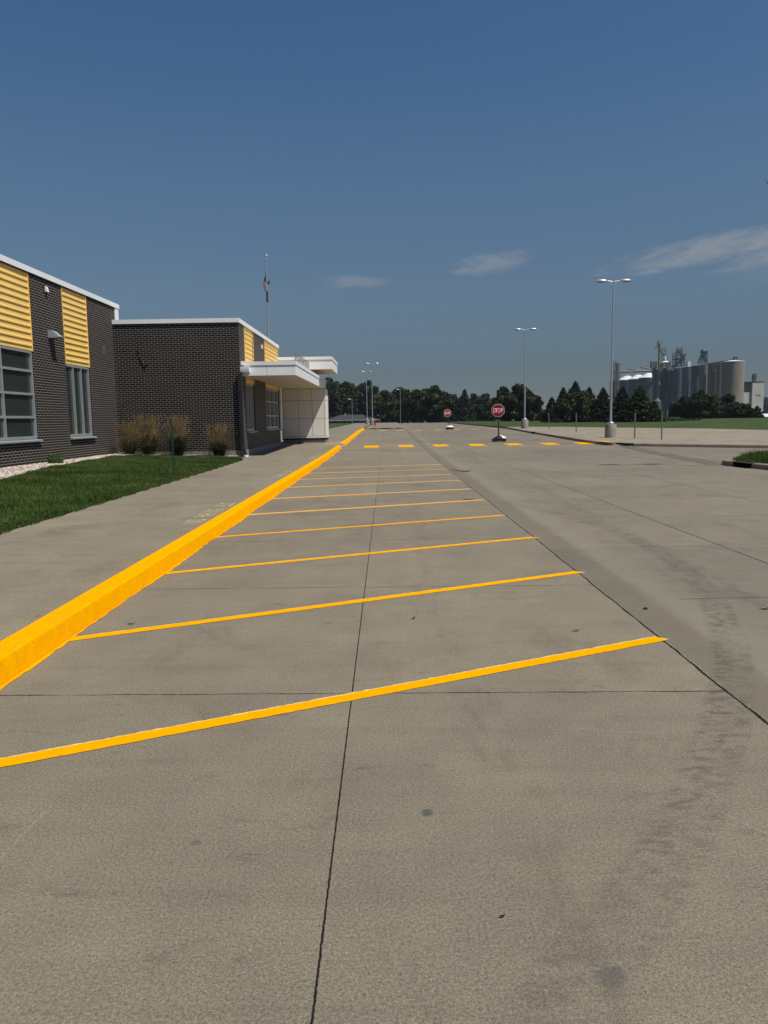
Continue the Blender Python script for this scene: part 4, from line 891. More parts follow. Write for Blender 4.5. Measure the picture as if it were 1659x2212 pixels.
# ------------------------------------------------------------------ sign posts without signs
for x, y, h, lean, lab in ((14.33, 67.4, 1.45, -0.035, 'farthest leftmost bare grey post on the lot edge, slightly leaning'), (14.15, 57.1, 1.45, -0.01, 'bare grey post left of the largest lamp'),
                           (14.48, 44.7, 1.48, 0.0, 'bare grey post just right of the largest lamp pier'), (15.04, 41.9, 1.55, 0.0, 'rightmost and nearest bare grey sign post')):
    z0 = road(y)+0.15; root = empty('sign_post', (x, y, z0)); tag(root, lab, 'post', 'bare sign posts along the lot edge')
    b = MB(); b.prism([(-0.04, 0, 0), (-0.028, -0.03, 0), (0.028, -0.03, 0), (0.04, 0, 0), (0.024, 0, 0), (0.018, -0.018, 0), (-0.018, -0.018, 0), (-0.024, 0, 0)], (x, y, z0-0.05), (x+lean*h*1.5, y, z0+h)); b.build('channel', MAT['post_grey'], root)
    b = MB()
    for k in range(3): b.tube((x+lean*1.5*(h-0.1-k*0.4), y-0.045, z0+h-0.1-k*0.4), (x+lean*1.5*(h-0.1-k*0.4), y-0.03, z0+h-0.1-k*0.4), 0.012, 0.012, 6)
    b.build('bolt', MAT['galv'], root)

# ------------------------------------------------------------------ flagpole and flags
fx_, fy_ = -9.5, 62.0; fz = 0.4; ft = at(574.3, 551, fy_).z
fx_ = at(580, 727, fy_).x
fp = empty('flagpole', (fx_, fy_, fz)); tag(fp, 'tall silver flagpole with a ball finial rising behind the brick block', 'flagpole')
b = MB(); b.tube((fx_, fy_, fz), (fx_, fy_, ft-0.22), 0.095, 0.045, 12); smooth(b.build('pole', MAT['galv'], fp))
b = MB(); b.lathe((fx_, fy_, ft-0.42), [(0.06, 0), (0.07, 0.02), (0.07, 0.17), (0.03, 0.2), (0.03, 0.24)], 12); smooth(b.build('truck', MAT['head'], fp))
b = MB(); b.ellipsoid((fx_, fy_, ft-0.05), (0.10, 0.10, 0.10), 16, 10); smooth(b.build('finial', mat('polished_ball', (0.8, 0.8, 0.78), 0.12, 1.0), fp), 60)
def flagmat():
    m, t, b = newmat('limp_striped_flag'); x, y, z = t.sep(t.n.new('ShaderNodeTexCoord').outputs['Generated'])
    s_ = t.m('ADD', z, t.m('MULTIPLY', x, 0.16))
    st = t.m('GREATER_THAN', t.m('FRACT', t.m('MULTIPLY', s_, 7.5)), 0.5)
    col = t.mix(st, (0.20, 0.03, 0.04), (0.62, 0.60, 0.62))
    vo = t.n.new('ShaderNodeTexVoronoi'); vo.inputs['Scale'].default_value = 11; vo.inputs['Randomness'].default_value = 0.3; t.put(vo.inputs['Vector'], t.comb(t.m('MULTIPLY', x, 0.5), 0.0, z))
    can_ = t.mix(t.rng(vo.outputs['Distance'], 0.22, 0.3, 1, 0), (0.025, 0.035, 0.07), (0.45, 0.46, 0.5))
    col = t.mix(t.m('GREATER_THAN', s_, 0.60), col, can_); t.put(b.inputs['Base Color'], col); b.inputs['Roughness'].default_value = 0.8
    return m
def drape(name, m, x0, z1, h, w0, w1, folds, label, parent=None, thick=0.03, yo=0.0):
    b = MB(); n, r_ = 26, 14
    for j in range(n+1):
        q = j/n; wd = w0+(w1-w0)*min(1, q*2.2)
        for k in range(r_+1):
            u = k/r_; b.v.append((x0-wd*u+0.02*math.sin(j*0.4), fy_-0.04+yo+0.05*math.sin(folds*u*math.pi*2+q*3)*min(1, q*3+.2), z1-h*q*(1-0.06*u)-0.18*u*(1-q)))
    for j in range(n):
        for k in range(r_): b.f.append((j*(r_+1)+k, j*(r_+1)+k+1, (j+1)*(r_+1)+k+1, (j+1)*(r_+1)+k))
    o = b.build(name, m); md = o.modifiers.new('cloth_thickness', 'SOLIDIFY'); md.thickness = 0.01; smooth(o, 80)
    return o
zf1 = at(575, 587, fy_).z; hf = zf1-at(575, 629, fy_).z
o = drape('flag', flagmat(), fx_-0.05, zf1, hf, 0.02, 0.20, 2.2, ''); tag(o, 'limp striped flag with a starry blue field hanging left of the pole', 'flag', 'limp flags on the flagpole')
zf2 = at(580, 602, fy_).z; b = MB()
o = drape('flag', mat('dark_flag_cloth', (0.05, 0.05, 0.07), 0.8, var=0.9, nscale=9), fx_+0.22, zf2, 0.42, 0.02, 0.17, 1.5, '', yo=0.05); tag(o, 'small dark folded flag tip poking out right of the pole', 'flag', 'limp flags on the flagpole')
b = MB()
for k in range(9): b.ellipsoid((fx_+0.02*math.sin(k*2), fy_-0.02, at(578, 631, fy_).z-0.09*k), (0.085, 0.085, 0.075), 10, 6)
o = b.build('flag', mat('furled_flag_cloth', (0.035, 0.03, 0.04), 0.85, var=0.8, nscale=7)); smooth(o, 80); tag(o, 'dark furled flag wrapped round the pole under the striped flag', 'flag', 'limp flags on the flagpole')

# ------------------------------------------------------------------ trees
LEAF = {
    'dark': foliage('dark_green_leaves', (0.014, 0.023, 0.008), (0.058, 0.076, 0.022), 0.55),
    'olive': foliage('olive_green_leaves', (0.024, 0.036, 0.010), (0.070, 0.085, 0.022), 0.5),
    'mid': foliage('mid_green_leaves', (0.030, 0.050, 0.020), (0.070, 0.100, 0.040), 0.6),
    'grey': foliage('grey_green_leaves', (0.030, 0.036, 0.024), (0.075, 0.082, 0.055), 0.6),
    'spruce': foliage('blue_green_needles', (0.015, 0.028, 0.018), (0.048, 0.068, 0.042), 0.8),
    'green_spruce': foliage('green_needles', (0.015, 0.030, 0.010), (0.052, 0.076, 0.022), 0.8),
    'bright': foliage('bright_green_leaves', (0.05, 0.11, 0.02), (0.11, 0.20, 0.04), 0.9),
}
def leaves(pts, size, aspect=0.6, flat=0.0):
    n = len(pts); a = rng.normal(size=(n, 3)); a[:, 2] *= (1-flat); a /= np.linalg.norm(a, axis=1)[:, None]
    c = rng.normal(size=(n, 3)); c = np.cross(a, c); c /= np.linalg.norm(c, axis=1)[:, None]
    s = (size*rng.uniform(0.6, 1.35, n))[:, None]
    a *= s; c *= s*aspect
    v = np.stack([pts-a, pts-c*0.8, pts+a, pts+c*0.8], 1); return v.reshape(-1, 3)
def deciduous(u, vtop, vbase, wpx, Y, leaf, label, group='broadleaf trees beyond the road', shape=1.0, zb=None, n=9000, size=0.26, lobes=54, name='broadleaf_tree', flatb=0.02, sparse=1.0):
    wpx *= 1.18; n = int(n*1.5)
    top = at(u, vtop, Y); zb_ = at(u, vbase, Y).z if zb is None else zb
    x = top.x; w_ = wpx/F_PX*Y/2; h = top.z-zb_; root = empty(name, (x, Y, zb_)); tag(root, label, 'tree', group)
    b = MB(); r0 = max(0.12, h*0.022); hc = h*0.55
    b.tube((x, Y, zb_-0.3), (x+0.02*h, Y, zb_+hc), r0, r0*0.55, 8)
    for k in range(9):
        a = k*2.4; zz = zb_+h*(0.2+0.05*k); L = w_*random.uniform(0.45, 0.75)
        b.tube((x, Y, zz), (x+L*math.cos(a), Y+L*math.sin(a)*0.8, zz+h*0.25), r0*0.4, r0*0.1, 6)
    b.build('trunk', MAT['bark'], root)
    P = []; cz = zb_+h*(0.5+flatb*0.5); rz_ = h*(0.5-flatb*0.5)
    for k in range(lobes):
        d = rng.normal(size=3); d /= np.linalg.norm(d); rr = rng.uniform(0.5, 0.93)
        
        lr = rng.uniform(0.11, 0.27)*min(w_, rz_*1.2)
        c = np.array([x+d[0]*w_*rr*(1-0.15*max(0, d[2])), Y+d[1]*w_*rr*0.85, cz+d[2]*rz_*rr]); m_ = int(n/lobes*(0.6+0.8*rng.random()))
        q = rng.normal(size=(m_, 3)); q /= np.linalg.norm(q, axis=1)[:, None]; q *= (rng.uniform(0.55, 1.08, m_)**0.7)[:, None]
        q[:, 2] *= 0.8
        P.append(c+q*lr*1.25)
    m_ = int(n*0.22*sparse); q = rng.normal(size=(m_, 3)); q /= np.linalg.norm(q, axis=1)[:, None]; q *= (rng.uniform(0.2, 0.72, m_))[:, None]
    P.append(np.array([x, Y, cz])+q*np.array([w_, w_*0.85, rz_]))
    P = np.concatenate(P); P[:, 2] = np.maximum(P[:, 2], zb_+0.1)
    np_mesh('crown', leaves(P, size), 4, leaf, root)
    return root
def spruce(u, vtop, vbase, wpx, Y, leaf, label, group='spruces along the lawn edge', n_w=26, skew=0.0, size=0.2):
    wpx *= 1.38; top = at(u, vtop, Y); zb_ = at(u, vbase, Y).z; x = top.x; w_ = wpx/F_PX*Y/2; h = top.z-zb_
    root = empty('spruce_tree', (x, Y, zb_)); tag(root, label, 'tree', group)
    b = MB(); b.tube((x, Y, zb_-0.3), (x, Y, zb_+h*0.97), h*0.02+0.05, 0.015, 8); b.build('trunk', MAT['bark'], root)
    V = []
    for k in range(n_w):
        q = k/(n_w-1); z = zb_+h*(0.02+0.95*q); R_ = w_*(1-q)**0.72*random.uniform(0.82, 1.12)+0.06
        nb_ = max(5, int(15*(1-q)+4)); ph = random.uniform(0, 6.28)
        for j in range(nb_):
            a = ph+2*math.pi*j/nb_+random.uniform(-0.2, 0.2); L = R_*random.uniform(0.75, 1.12); m_ = int(26+90*L/ max(1.0, w_))
            t_ = rng.uniform(0.12, 1, m_)**0.75; droop = -0.20*L*t_**1.5+0.10*L*t_**4
            wd = 0.30*L*(1-t_*0.8)+0.05; off = rng.normal(size=m_)*wd*0.5
            px = x+math.cos(a)*L*t_-math.sin(a)*off; py = Y+math.sin(a)*L*t_+math.cos(a)*off
            pz = z+droop+rng.normal(size=m_)*0.05*h/7
            V.append(np.stack([px, py, pz], 1))
    P = np.concatenate(V); m_ = int(len(P)*0.18); zz = rng.uniform(0, 0.9, m_); rr = w_*(1-zz)*0.55*np.sqrt(rng.random(m_)); aa = rng.uniform(0, 6.28, m_)
    P = np.concatenate([P, np.stack([x+rr*np.cos(aa), Y+rr*np.sin(aa), zb_+h*zz], 1)])
    np_mesh('crown', leaves(P, size, 0.4, 0.6), 4, leaf, root)
    # a few spires
    return root
# left and centre mass
deciduous(716, 816, 925, 74, 232, LEAF['dark'], 'dark tall tree at the left behind the house, beside the white entrance', n=9000, size=0.42)
deciduous(752, 819, 925, 66, 238, LEAF['dark'], 'dark tall tree behind the middle of the house roof', n=9000, size=0.42)
deciduous(786, 823, 925, 50, 244, LEAF['grey'], 'grey-green tree between the two far lamp poles', n=6500, size=0.42)
deciduous(806, 815, 925, 40, 236, LEAF['grey'], 'thin sparse grey-green tree whose top shows right of the taller far lamp', n=3600, size=0.40, sparse=0.3, lobes=22)
deciduous(826, 841, 925, 56, 205, LEAF['olive'], 'olive tree right of the fire hydrant', n=8000, size=0.36)
deciduous(862, 836, 923, 74, 212, LEAF['olive'], 'broad olive green tree behind the taller single lamp', n=11000, size=0.36)
deciduous(897, 850, 921, 50, 218, LEAF['mid'], 'mid green tree between the olive tree and the dark dense oak', n=5500, size=0.36)
deciduous(912, 838, 920, 58, 190, LEAF['dark'], 'left half of the dark dense oak clump behind the far stop sign', n=11000, size=0.32)
deciduous(945, 835, 920, 66, 186, LEAF['dark'], 'tallest dense dark oak directly behind the far stop sign', n=14000, size=0.32)
deciduous(970, 848, 918, 36, 180, LEAF['dark'], 'small dark tree on the right shoulder of the dense oak', n=6000, size=0.3)
spruce(1003.5, 840, 918, 44, 176, LEAF['spruce'], 'slender pointed dark spruce between the oaks', size=0.26)
deciduous(986, 850, 916, 30, 215, LEAF['grey'], 'low grey-green tree left of the slender spruce', n=4000, size=0.36)
deciduous(1027, 852, 918, 34, 205, LEAF['mid'], 'light green tree right of the slender spruce', n=5000, size=0.34)
deciduous(1050, 851, 918, 46, 190, LEAF['mid'], 'lighter green tree left of the rounded oak', n=7000, size=0.32)
deciduous(1098, 834, 922, 66, 150, LEAF['dark'], 'left part of the big rounded dark oak behind the near stop sign', n=13000, size=0.27)
deciduous(1128, 827, 922, 78, 146, LEAF['dark'], 'tallest rounded dark oak behind the second lamp pole', n=17000, size=0.27)
deciduous(1160, 872, 921, 34, 152, LEAF['mid'], 'lower mid green tree at the right foot of the rounded oak', n=5000, size=0.25)
deciduous(1182, 893, 920, 44, 210, LEAF['mid'], 'low distant treetops in the gap before the spruces', n=3500, size=0.34)
# right row of conifers
SG = 'spruces along the lawn edge'
spruce(1192, 858, 920, 42, 118, LEAF['green_spruce'], 'short leftmost spruce of the right-hand row', SG)
spruce(1217, 836, 920, 50, 124, LEAF['green_spruce'], 'second spruce from the left of the right-hand row', SG)
spruce(1243, 822, 920, 66, 128, LEAF['green_spruce'], 'tallest spruce, rising behind the olive bush', SG)
spruce(1273, 836, 920, 54, 126, LEAF['green_spruce'], 'spruce just right of the tallest one', SG)
deciduous(1250, 846, 921, 92, 112, LEAF['olive'], 'wide olive broadleaf bush tree in front of the tallest spruce', n=12000, size=0.2)
spruce(1303, 837, 921, 52, 110, LEAF['spruce'], 'blue-grey spruce left of the largest lamp pole', SG)
spruce(1345, 835, 922, 62, 106, LEAF['spruce'], 'dark spruce just right of the largest lamp pole', SG)
spruce(1381, 833, 922, 84, 104, LEAF['green_spruce'], 'widest dark spruce in front of the grain elevator', SG)
spruce(1413, 868, 922, 44, 103, LEAF['green_spruce'], 'short spruce at the right foot of the widest one', SG)
BG = 'bushy trees before the grain elevator'
deciduous(1480, 857, 915, 54, 142, LEAF['dark'], 'left bushy tree in front of the grain elevator', BG, n=9000, size=0.24)
deciduous(1515, 850, 915, 74, 140, LEAF['dark'], 'tallest middle bushy tree in front of the elevator silos', BG, n=13000, size=0.24)
deciduous(1562, 855, 915, 74, 141, LEAF['dark'], 'right bushy tree in front of the big end silo', BG, n=11000, size=0.24)
deciduous(1609, 872, 916, 40, 138, LEAF['dark'], 'small loose tree before the foot of the white tower', BG, n=4500, size=0.22, sparse=0.4)
spruce(1636, 877, 916, 34, 137, LEAF['green_spruce'], 'small spruce at the right edge before the white tower', SG, n_w=18)
deciduous(1457, 899, 915, 40, 108, LEAF['bright'], 'low bright green leafy bush left of the elevator trees', 'low bushes', n=5000, size=0.13, lobes=20, name='bush')
deciduous(1497, 903, 914, 44, 112, LEAF['mid'], 'low dull green bush at the foot of the left bushy tree', 'low bushes', n=4000, size=0.14, lobes=18, name='bush')
p = at(1448, 920, 104); b = MB(); b.box(p.x-1.3, p.x+1.3, 104, 105, p.z-0.1, p.z+0.45); b.box(p.x-1.35, p.x+1.35, 103.95, 105.05, p.z+0.452, p.z+0.53)
tag(b.build('concrete_box', MAT['pier']), 'low grey concrete box on the far lawn under the bright bush', 'utility box')
deciduous(1668, 858, 900, 60, 620, LEAF['mid'], 'hazy distant trees at the far right edge beyond the white tower', 'low bushes', n=2500, size=1.2, zb=-2, name='broadleaf_tree')

# ------------------------------------------------------------------ distant house
Yh = 200.0; hx0 = at(700, 908, Yh).x; hx1 = at(822, 908, Yh).x; ze = at(760, 907.5, Yh).z; zr = at(760, 895.5, Yh).z; zg = -1.0
house = empty('house', ((hx0+hx1)/2, Yh, zg)); tag(house, 'low brown house with a dark hipped roof half hidden by the crest of the road', 'house')
b = MB(); b.box(hx0+0.4, hx1-0.4, Yh+0.4, Yh+9, zg, ze-0.05); b.build('wall', MAT['siding'], house)
b = MB(); r0, r1 = hx0+4.0, hx1-4.5
A = [(hx0, Yh, ze), (hx1, Yh, ze), (hx1, Yh+9.5, ze), (hx0, Yh+9.5, ze)]; Bp = [(r0, Yh+4.7, zr), (r1, Yh+4.7, zr)]
b.v = A+Bp; b.f = [(0, 1, 5, 4), (1, 2, 5), (2, 3, 4, 5), (3, 0, 4), (3, 2, 1, 0)]; rf = b.build('roof', MAT['shingle'], house)
b = MB(); b.tube(((r0+r1)/2-1.8, Yh+4.0, zr-0.3), ((r0+r1)/2-1.8, Yh+4.0, zr+0.35), 0.12, 0.12, 8); b.build('vent_pipe', MAT['trim'], rf)
b = MB(); b.box(hx0, hx1, Yh-0.06, Yh-0.01, ze-0.10, ze+0.02); b.build('eave_trim', MAT['trim'], house)
for u in (714, 735, 754.5, 781, 795):
    xx = at(u, 912, Yh).x
    b = MB(); b.box(xx-0.55, xx+0.55, Yh+0.33, Yh+0.39, zg+0.6, ze-0.22); f = b.build('window', MAT['trim'], house)
    b = MB(); b.box(xx-0.44, xx+0.44, Yh+0.30, Yh+0.325, zg+0.7, ze-0.32); b.build('pane', MAT['glass'], f)

# ------------------------------------------------------------------ grain elevator
MAT['silo'] = mat('silo_concrete', (0.22, 0.185, 0.145), 0.9, var=0.16, nscale=0.25, stretch=(1, 1, 0.25))
MAT['silo2'] = mat('blue_grey_bin', (0.085, 0.09, 0.105), 0.7, var=0.15, nscale=0.2, stretch=(1, 1, 3.0))
MAT['silo3'] = mat('dark_bin_steel', (0.07, 0.07, 0.085), 0.6, var=0.2, nscale=0.3, stretch=(3, 3, 0.2))
MAT['steelroof'] = mat('white_bin_roof', (0.75, 0.75, 0.76), 0.5, 0.2, var=0.05)
MAT['girder'] = mat('grey_steelwork', (0.11, 0.105, 0.095), 0.7, 0.3, var=0.2)
MAT['whitewall'] = mat('white_tower_wall', (0.52, 0.49, 0.44), 0.85, var=0.1, nscale=0.2)
ge = empty('grain_elevator', (180, 450, -2)); tag(ge, 'large hazy grain elevator with a row of round concrete silos and steel legs', 'grain elevator')
def cyl(u0, u1, vt, Y, m, name, lab=None, zb=-3, cap=None, ring=False, dome=0):
    a = at(u0, vt, Y); c = at(u1, vt, Y); x = (a.x+c.x)/2; r = (c.x-a.x)/2; zt = at((u0+u1)/2, vt, Y).z
    b = MB(); n = 40; prof = [(r, zb-0.0)]; prof += [(r, zt), (r*1.0, zt+0.001)]
    if ring:
        k = int((zt-zb)/1.2); prof = []
        for q in range(k): prof += [(r, zb+q*1.2), (r*1.006, zb+q*1.2+0.1), (r, zb+q*1.2+0.2)]
        prof.append((r, zt))
    b.lathe((x, Y, 0), prof, n); o = b.build(name, m, ge); smooth(o)
    if lab: o['label'] = lab
    if cap:
        b = MB(); b.lathe((x, Y, zt+0.02), [(r*1.02, 0), (r*1.02, 0.3), (r*0.2, 0.3+dome), (0.1, 0.3+dome)], n); o2 = b.build('silo_cap', cap, o); smooth(o2, 30)
    return o
# bins with white conical roofs (farther left), then the concrete rows
for u0, u1, vt, Y in ((1338, 1372, 822, 610), (1362, 1396, 820, 590), (1384, 1418, 817, 570)):
    cyl(u0-4, u1+4, vt, Y, MAT['silo3'], 'steel_bin', cap=MAT['steelroof'], dome=3.4)
cyl(1318, 1345, 824, 620, MAT['silo3'], 'steel_bin')
for u0, u1, vt, Y in ((1412, 1437, 799, 545), (1430, 1452, 799, 540), (1446, 1466, 800, 532)):
    cyl(u0, u1, vt, Y, MAT['silo3'], 'dark_silo')
for u0, u1, vt, Y in ((1456, 1478, 797, 520), (1474, 1498, 794.5, 510), (1494, 1520, 791.5, 500)):
    cyl(u0, u1, vt, Y, MAT['silo2'], 'banded_silo', ring=True, cap=MAT['girder'], dome=0.3)
for u0, u1, vt, Y in ((1512, 1534, 789, 490), (1530, 1551, 787.5, 482), (1547, 1566, 786, 475)):
    cyl(u0, u1, vt, Y, MAT['silo'], 'concrete_silo', cap=MAT['girder'], dome=0.3)
cyl(1561, 1607, 782.5, 462, MAT['silo'], 'concrete_silo', 'broad sunlit end silo at the right of the row', cap=MAT['steelroof'], dome=0.9)
def beam(b, u0, v0, u1, v1, Y, r=0.5): b.tube(at(u0, v0, Y), at(u1, v1, Y), r, r, 6)
def lattice(b, u0, u1, v0, v1, Y, bays, r=0.16):
    """open square steel tower between two heights"""
    a = at(u0, v1, Y); c = at(u1, v1, Y); zt = at(u0, v0, Y).z; zb_ = a.z; x0, x1 = a.x, c.x; d = x1-x0
    C = [(x0, Y), (x1, Y), (x1, Y+d), (x0, Y+d)]
    for q in C: b.tube((*q, zb_), (*q, zt), r*1.4, r*1.4, 5)
    for k in range(bays+1):
        z = zb_+(zt-zb_)*k/bays
        for i in range(4):
            b.tube((*C[i], z), (*C[(i+1) % 4], z), r, r, 4)
            if k < bays: b.tube((*C[i], z), (*C[(i+1) % 4], z+(zt-zb_)/bays), r*0.8, r*0.8, 4)
# headhouse leg tower (display px from enlarged views)
b = MB(); a = at(1420, 798, 540); t0 = at(1428, 744, 540); b.box(a.x+0.6, t0.x-0.2, 538, 541, a.z-20, t0.z); beam(b, 1413, 751, 1433, 751, 540, 0.35); beam(b, 1418, 746, 1430, 746, 540, 0.3); b.box(at(1421, 744, 540).x, at(1427, 744, 540).x, 538, 541, t0.z, t0.z+2.0); b.build('leg_tower', mat('leg_concrete', (0.25, 0.22, 0.17), 0.9), ge)
b = MB(); lattice(b, 1430, 1438, 752, 790, 541, 6, 0.09); beam(b, 1413, 738.5, 1438, 737.5, 540, 0.10); beam(b, 1425.5, 738, 1425.5, 744, 540, 0.08); b.build('stair_tower', MAT['girder'], ge)
b = MB(); beam(b, 1424, 753, 1441, 775, 535, 0.55); beam(b, 1441, 775, 1453, 797, 535, 0.6); beam(b, 1437, 779, 1453, 796, 534, 0.4); beam(b, 1453, 797, 1476, 776, 530, 0.7); beam(b, 1448, 797, 1465, 780, 530, 0.5); b.build('grain_spout', mat('blue_grey_spout', (0.13, 0.15, 0.17), 0.5, 0.4), ge)
b = MB(); beam(b, 1435, 770, 1437, 778, 533, 0.9); q = at(1438, 783, 533); b.lathe((q.x, 533, q.z-0.6), [(3.6, 0), (3.6, 0.2), (1.2, 1.6), (0.5, 1.8)], 20); b.build('white_hopper', MAT['steelroof'], ge)
b = MB(); lattice(b, 1431, 1445, 784, 797, 530, 2, 0.2); beam(b, 1428, 785, 1450, 782, 530, 0.5); beam(b, 1429, 790, 1446, 790, 530, 0.5); beam(b, 1436.5, 795, 1436.5, 870, 528, 1.0); b.build('distributor', mat('dark_steel', (0.03, 0.032, 0.038), 0.6, 0.3), ge)
b = MB(); lattice(b, 1454, 1460, 762, 792, 520, 4, 0.10); lattice(b, 1463, 1473, 752, 792, 520, 5, 0.14); lattice(b, 1473, 1479, 765, 790, 518, 3, 0.14); b.box(at(1464, 757, 518).x, at(1471, 757, 518).x, 516, 519, at(1464, 764, 518).z, at(1464, 756, 518).z)
b.box(at(1471, 765, 517).x, at(1481, 765, 517).x, 516, 519, at(1471, 770, 517).z, at(1471, 764, 517).z); beam(b, 1455, 777, 1468, 775, 518, 0.6); beam(b, 1477, 770, 1477, 790, 517, 0.35); beam(b, 1474, 789, 1490, 787, 517, 0.4); beam(b, 1452, 794, 1476, 772, 519, 0.5)
b.build('headhouse', MAT['girder'], ge)
b = MB(); p0 = at(1483, 789, 512); p1 = at(1490, 781, 512); b.box(p0.x, p1.x, 510, 513, p0.z-1, p1.z); b.build('machine_room', MAT['steelroof'], ge)
b = MB(); q = at(1520.5, 760, 495); b.ellipsoid((q.x, 495, q.z), (2.3, 1.5, 1.9), 12, 8); beam(b, 1514, 757, 1528, 759, 495, 0.35)
for du in (-13, -8, -3, 2, 8): beam(b, 1519+du*0.25, 763, 1520+du, 786, 494, 0.38)
lattice(b, 1523, 1528, 757, 783, 496, 4, 0.12); beam(b, 1507, 775, 1528, 775, 494, 0.25); b.build('distributor', mat('teal_steel', (0.06, 0.075, 0.08), 0.5, 0.4), ge)
b = MB(); beam(b, 1528, 785, 1587, 775.5, 478, 0.45); beam(b, 1530, 787.5, 1590, 777.5, 478, 0.25)
for k in range(8): beam(b, 1532+k*7, 784.5-k*1.15, 1532+k*7, 788-k*0.7, 478, 0.2)
q = at(1588.5, 775, 477); b.box(q.x-1, q.x+1, 476, 478, q.z-1.2, q.z+1.2); b.build('conveyor', MAT['girder'], ge)
b = MB(); beam(b, 1337, 803.5, 1425, 801, 560, 0.65); beam(b, 1338, 801.5, 1425, 799, 560, 0.2); beam(b, 1356, 796.5, 1381, 800, 575, 0.55); beam(b, 1384, 793, 1412, 799, 570, 0.55); beam(b, 1384, 789, 1412, 795, 570, 0.12); beam(b, 1356, 793, 1381, 797, 575, 0.12)
for k in range(12): beam(b, 1340+k*7, 801, 1340+k*7, 803.5, 560, 0.12)
b.build('conveyor', mat('pale_conveyor', (0.17, 0.16, 0.135), 0.7), ge)
b = MB(); lattice(b, 1324, 1331, 780, 840, 600, 7, 0.13); lattice(b, 1331, 1338, 785, 840, 602, 6, 0.13); b.box(at(1330, 787, 600).x, at(1338, 787, 600).x, 598, 602, at(1330, 790, 600).z, at(1330, 785, 600).z); beam(b, 1334, 790, 1334, 870, 598, 0.6); beam(b, 1329, 800, 1329, 870, 598, 0.6); b.build('leg_tower', MAT['girder'], ge)
b = MB(); beam(b, 1411, 787, 1413, 866, 548, 1.0); beam(b, 1416, 796, 1420, 830, 547, 0.5); q = at(1413, 788, 548); b.box(q.x-2.5, q.x+1.5, 546, 549, q.z-2.5, q.z+2.2); b.build('grain_leg', MAT['silo'], ge)
cyl(1412, 1428, 868, 480, MAT['silo2'], 'hopper_bin', dome=2, cap=MAT['silo2'])
# white tower annex at the right
Yt = 500
def tb(u0, u1, vt, y0, y1, m, name, lab=None):
    a = at(u0, vt, Yt); c = at(u1, vt, Yt); b_ = MB(); b_.box(a.x, c.x, y0, y1, -4, a.z); o = b_.build(name, m, wt)
    if lab: o['label'] = lab
    return o
wt = empty('white_tower', (at(1630, 900, Yt).x, Yt, -2)); tag(wt, 'white square elevator tower with two small windows at the far right', 'tower')
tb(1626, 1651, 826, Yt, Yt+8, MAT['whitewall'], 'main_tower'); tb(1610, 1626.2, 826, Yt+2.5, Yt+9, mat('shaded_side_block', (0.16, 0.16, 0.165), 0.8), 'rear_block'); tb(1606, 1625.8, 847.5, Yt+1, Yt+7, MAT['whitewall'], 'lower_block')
b = MB(); a = at(1609, 825.5, Yt); c = at(1652, 825.5, Yt); b.box(a.x, c.x, Yt-0.2, Yt+9, a.z, a.z+0.35); b.build('roof_edge', MAT['girder'], wt)
b = MB(); lattice(b, 1627, 1633, 811, 825, Yt+3, 3, 0.16); q = at(1630, 811, Yt+3); b.box(q.x-1, q.x+1, Yt+2, Yt+4, q.z-1.2, q.z+1.2); b.tube((q.x, Yt+3, q.z), (q.x-0.9, Yt+3, q.z-4.2), .3, .3, 6); b.build('leg_head', MAT['girder'], wt)
for u in (1635, 1641.3):
    p0 = at(u-1.4, 855.5, Yt); p1 = at(u+1.4, 852, Yt); b = MB(); b.box(p0.x, p1.x, Yt-0.08, Yt-0.02, p0.z, p1.z); b.build('window', MAT['glass'], wt)
b = MB(); p0 = at(1650, 912, 330); p1 = at(1700, 897, 330); b.box(p0.x, p1.x, 330, 342, p0.z-2, p1.z-0.8); sd_ = empty('shed', (p0.x, 330, -1.5)); tag(sd_, 'low white shed peeking in at the right edge beyond the small spruce', 'shed'); b.build('wall', MAT['whitewall'], sd_)
b = MB(); b.prism([(0, -0.5, 0), (0, 6, 1.6), (0, 12.5, 0)], (p0.x-0.5, 330, p1.z-0.798), (p1.x+0.5, 330, p1.z-0.798)); b.build('roof', MAT['steelroof'], sd_)
# curved lamp by the elevator
q = at(1441, 918, 150); b = MB(); zt = at(1441, 886, 150).z; b.tube((q.x, 150, 0.2), (q.x, 150, zt), 0.07, 0.05, 8); e1 = at(1455, 876, 150); e2 = at(1464, 875, 150); b.tube((q.x, 150, zt), e1, 0.05, 0.045, 8); b.tube(e1, e2, 0.045, 0.04, 8)
rt_ = empty('street_lamp', (q.x, 150, 0.2)); tag(rt_, 'slim grey lamp pole with a long slanted arm in front of the elevator', 'street lamp'); smooth(b.build('pole', MAT['galv'], rt_)); b = MB(); b.ellipsoid(e2+Vector((0.3, 0, 0)), (0.4, 0.15, 0.08)); b.build('lamp_head', MAT['head'], rt_)

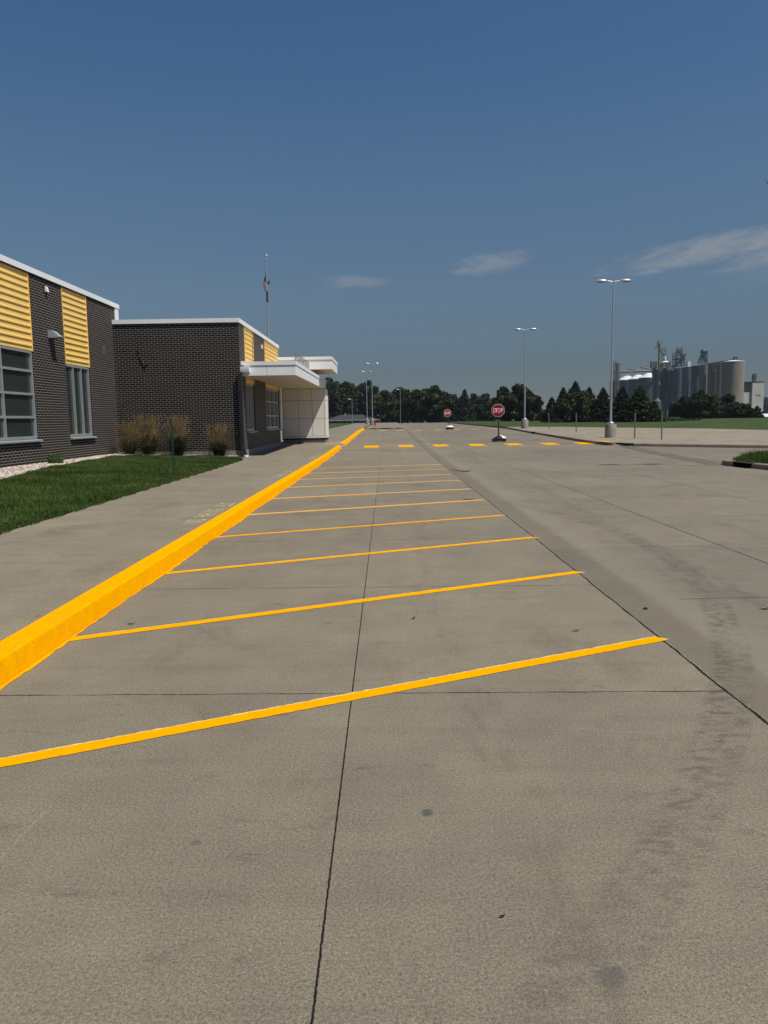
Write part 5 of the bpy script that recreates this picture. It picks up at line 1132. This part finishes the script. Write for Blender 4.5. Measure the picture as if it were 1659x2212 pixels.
# ------------------------------------------------------------------ small litter on the concrete
def leaf_litter(x, y, s, a, label, col, cat='leaf', name='dry_leaf'):
    b = MB(); n = 10; pts = []
    for k in range(n):
        t_ = 2*math.pi*k/n; r = s*(0.6+0.4*abs(math.cos(t_)))*(1+0.2*math.sin(3*t_)); px, py = r*math.cos(t_), r*0.38*math.sin(t_)
        pts.append((x+px*math.cos(a)-py*math.sin(a), y+px*math.sin(a)+py*math.cos(a), road(y)+0.008+0.25*s*(px/s)**2))
    b.v = pts+[(x, y, road(y)+0.006)]; b.f = [(k, (k+1) % n, n) for k in range(n)]; o = b.build(name, mat(name+'_mat', col, 0.8)); md = o.modifiers.new('t', 'SOLIDIFY'); md.thickness = 0.002
    tag(o, label, cat)
leaf_litter(0.352, 2.285, 0.010, 0.3, 'tiny black dead bug-like leaf crumb in the near foreground right of the centre joint', (0.012, 0.011, 0.01))
leaf_litter(-2.06, 5.95, 0.03, 0.1, 'small dark curled leaf just above the second stall line near the kerb', (0.03, 0.02, 0.012))
leaf_litter(0.2, 6.0, 0.03, 1.0, 'small brown leaf right of the centre joint between the first two stall lines', (0.05, 0.03, 0.015))
leaf_litter(1.4, 5.57, 0.028, 0.0, 'thin brown leaf near the right end of the first stall line', (0.045, 0.03, 0.015))
leaf_litter(3.08, 6.13, 0.04, -0.1, 'dark flat leaf near the right edge of the road', (0.02, 0.016, 0.012))
leaf_litter(1.60, 14.9, 0.12, -0.05, 'long dark twig-like leaf beside the long joint in the middle distance', (0.03, 0.02, 0.012))
b = MB(); b.ellipsoid((2.13, 6.19, 0.010), (0.020, 0.014, 0.010), 10, 6); tag(smooth(b.build('pebble', mat('dark_pebble', (0.03, 0.03, 0.028), 0.8)), 60), 'small dark stone on the gutter right of the long joint', 'stone')

# ------------------------------------------------------------------ haze
hm = bpy.data.materials.new('haze_air'); hm.use_nodes = True; hm.node_tree.nodes.clear()
ho = hm.node_tree.nodes.new('ShaderNodeOutputMaterial'); pv = hm.node_tree.nodes.new('ShaderNodeVolumePrincipled')
pv.inputs['Color'].default_value = (0.72, 0.82, 1.0, 1); pv.inputs['Density'].default_value = 0.00011; pv.inputs['Anisotropy'].default_value = 0.0
hm.node_tree.links.new(pv.outputs[0], ho.inputs['Volume'])
b = MB(); b.box(-2600, 2600, -70, 4000, -3.0-2, 55); hz_o = b.build('haze', hm); hz_o['kind'] = 'stuff'
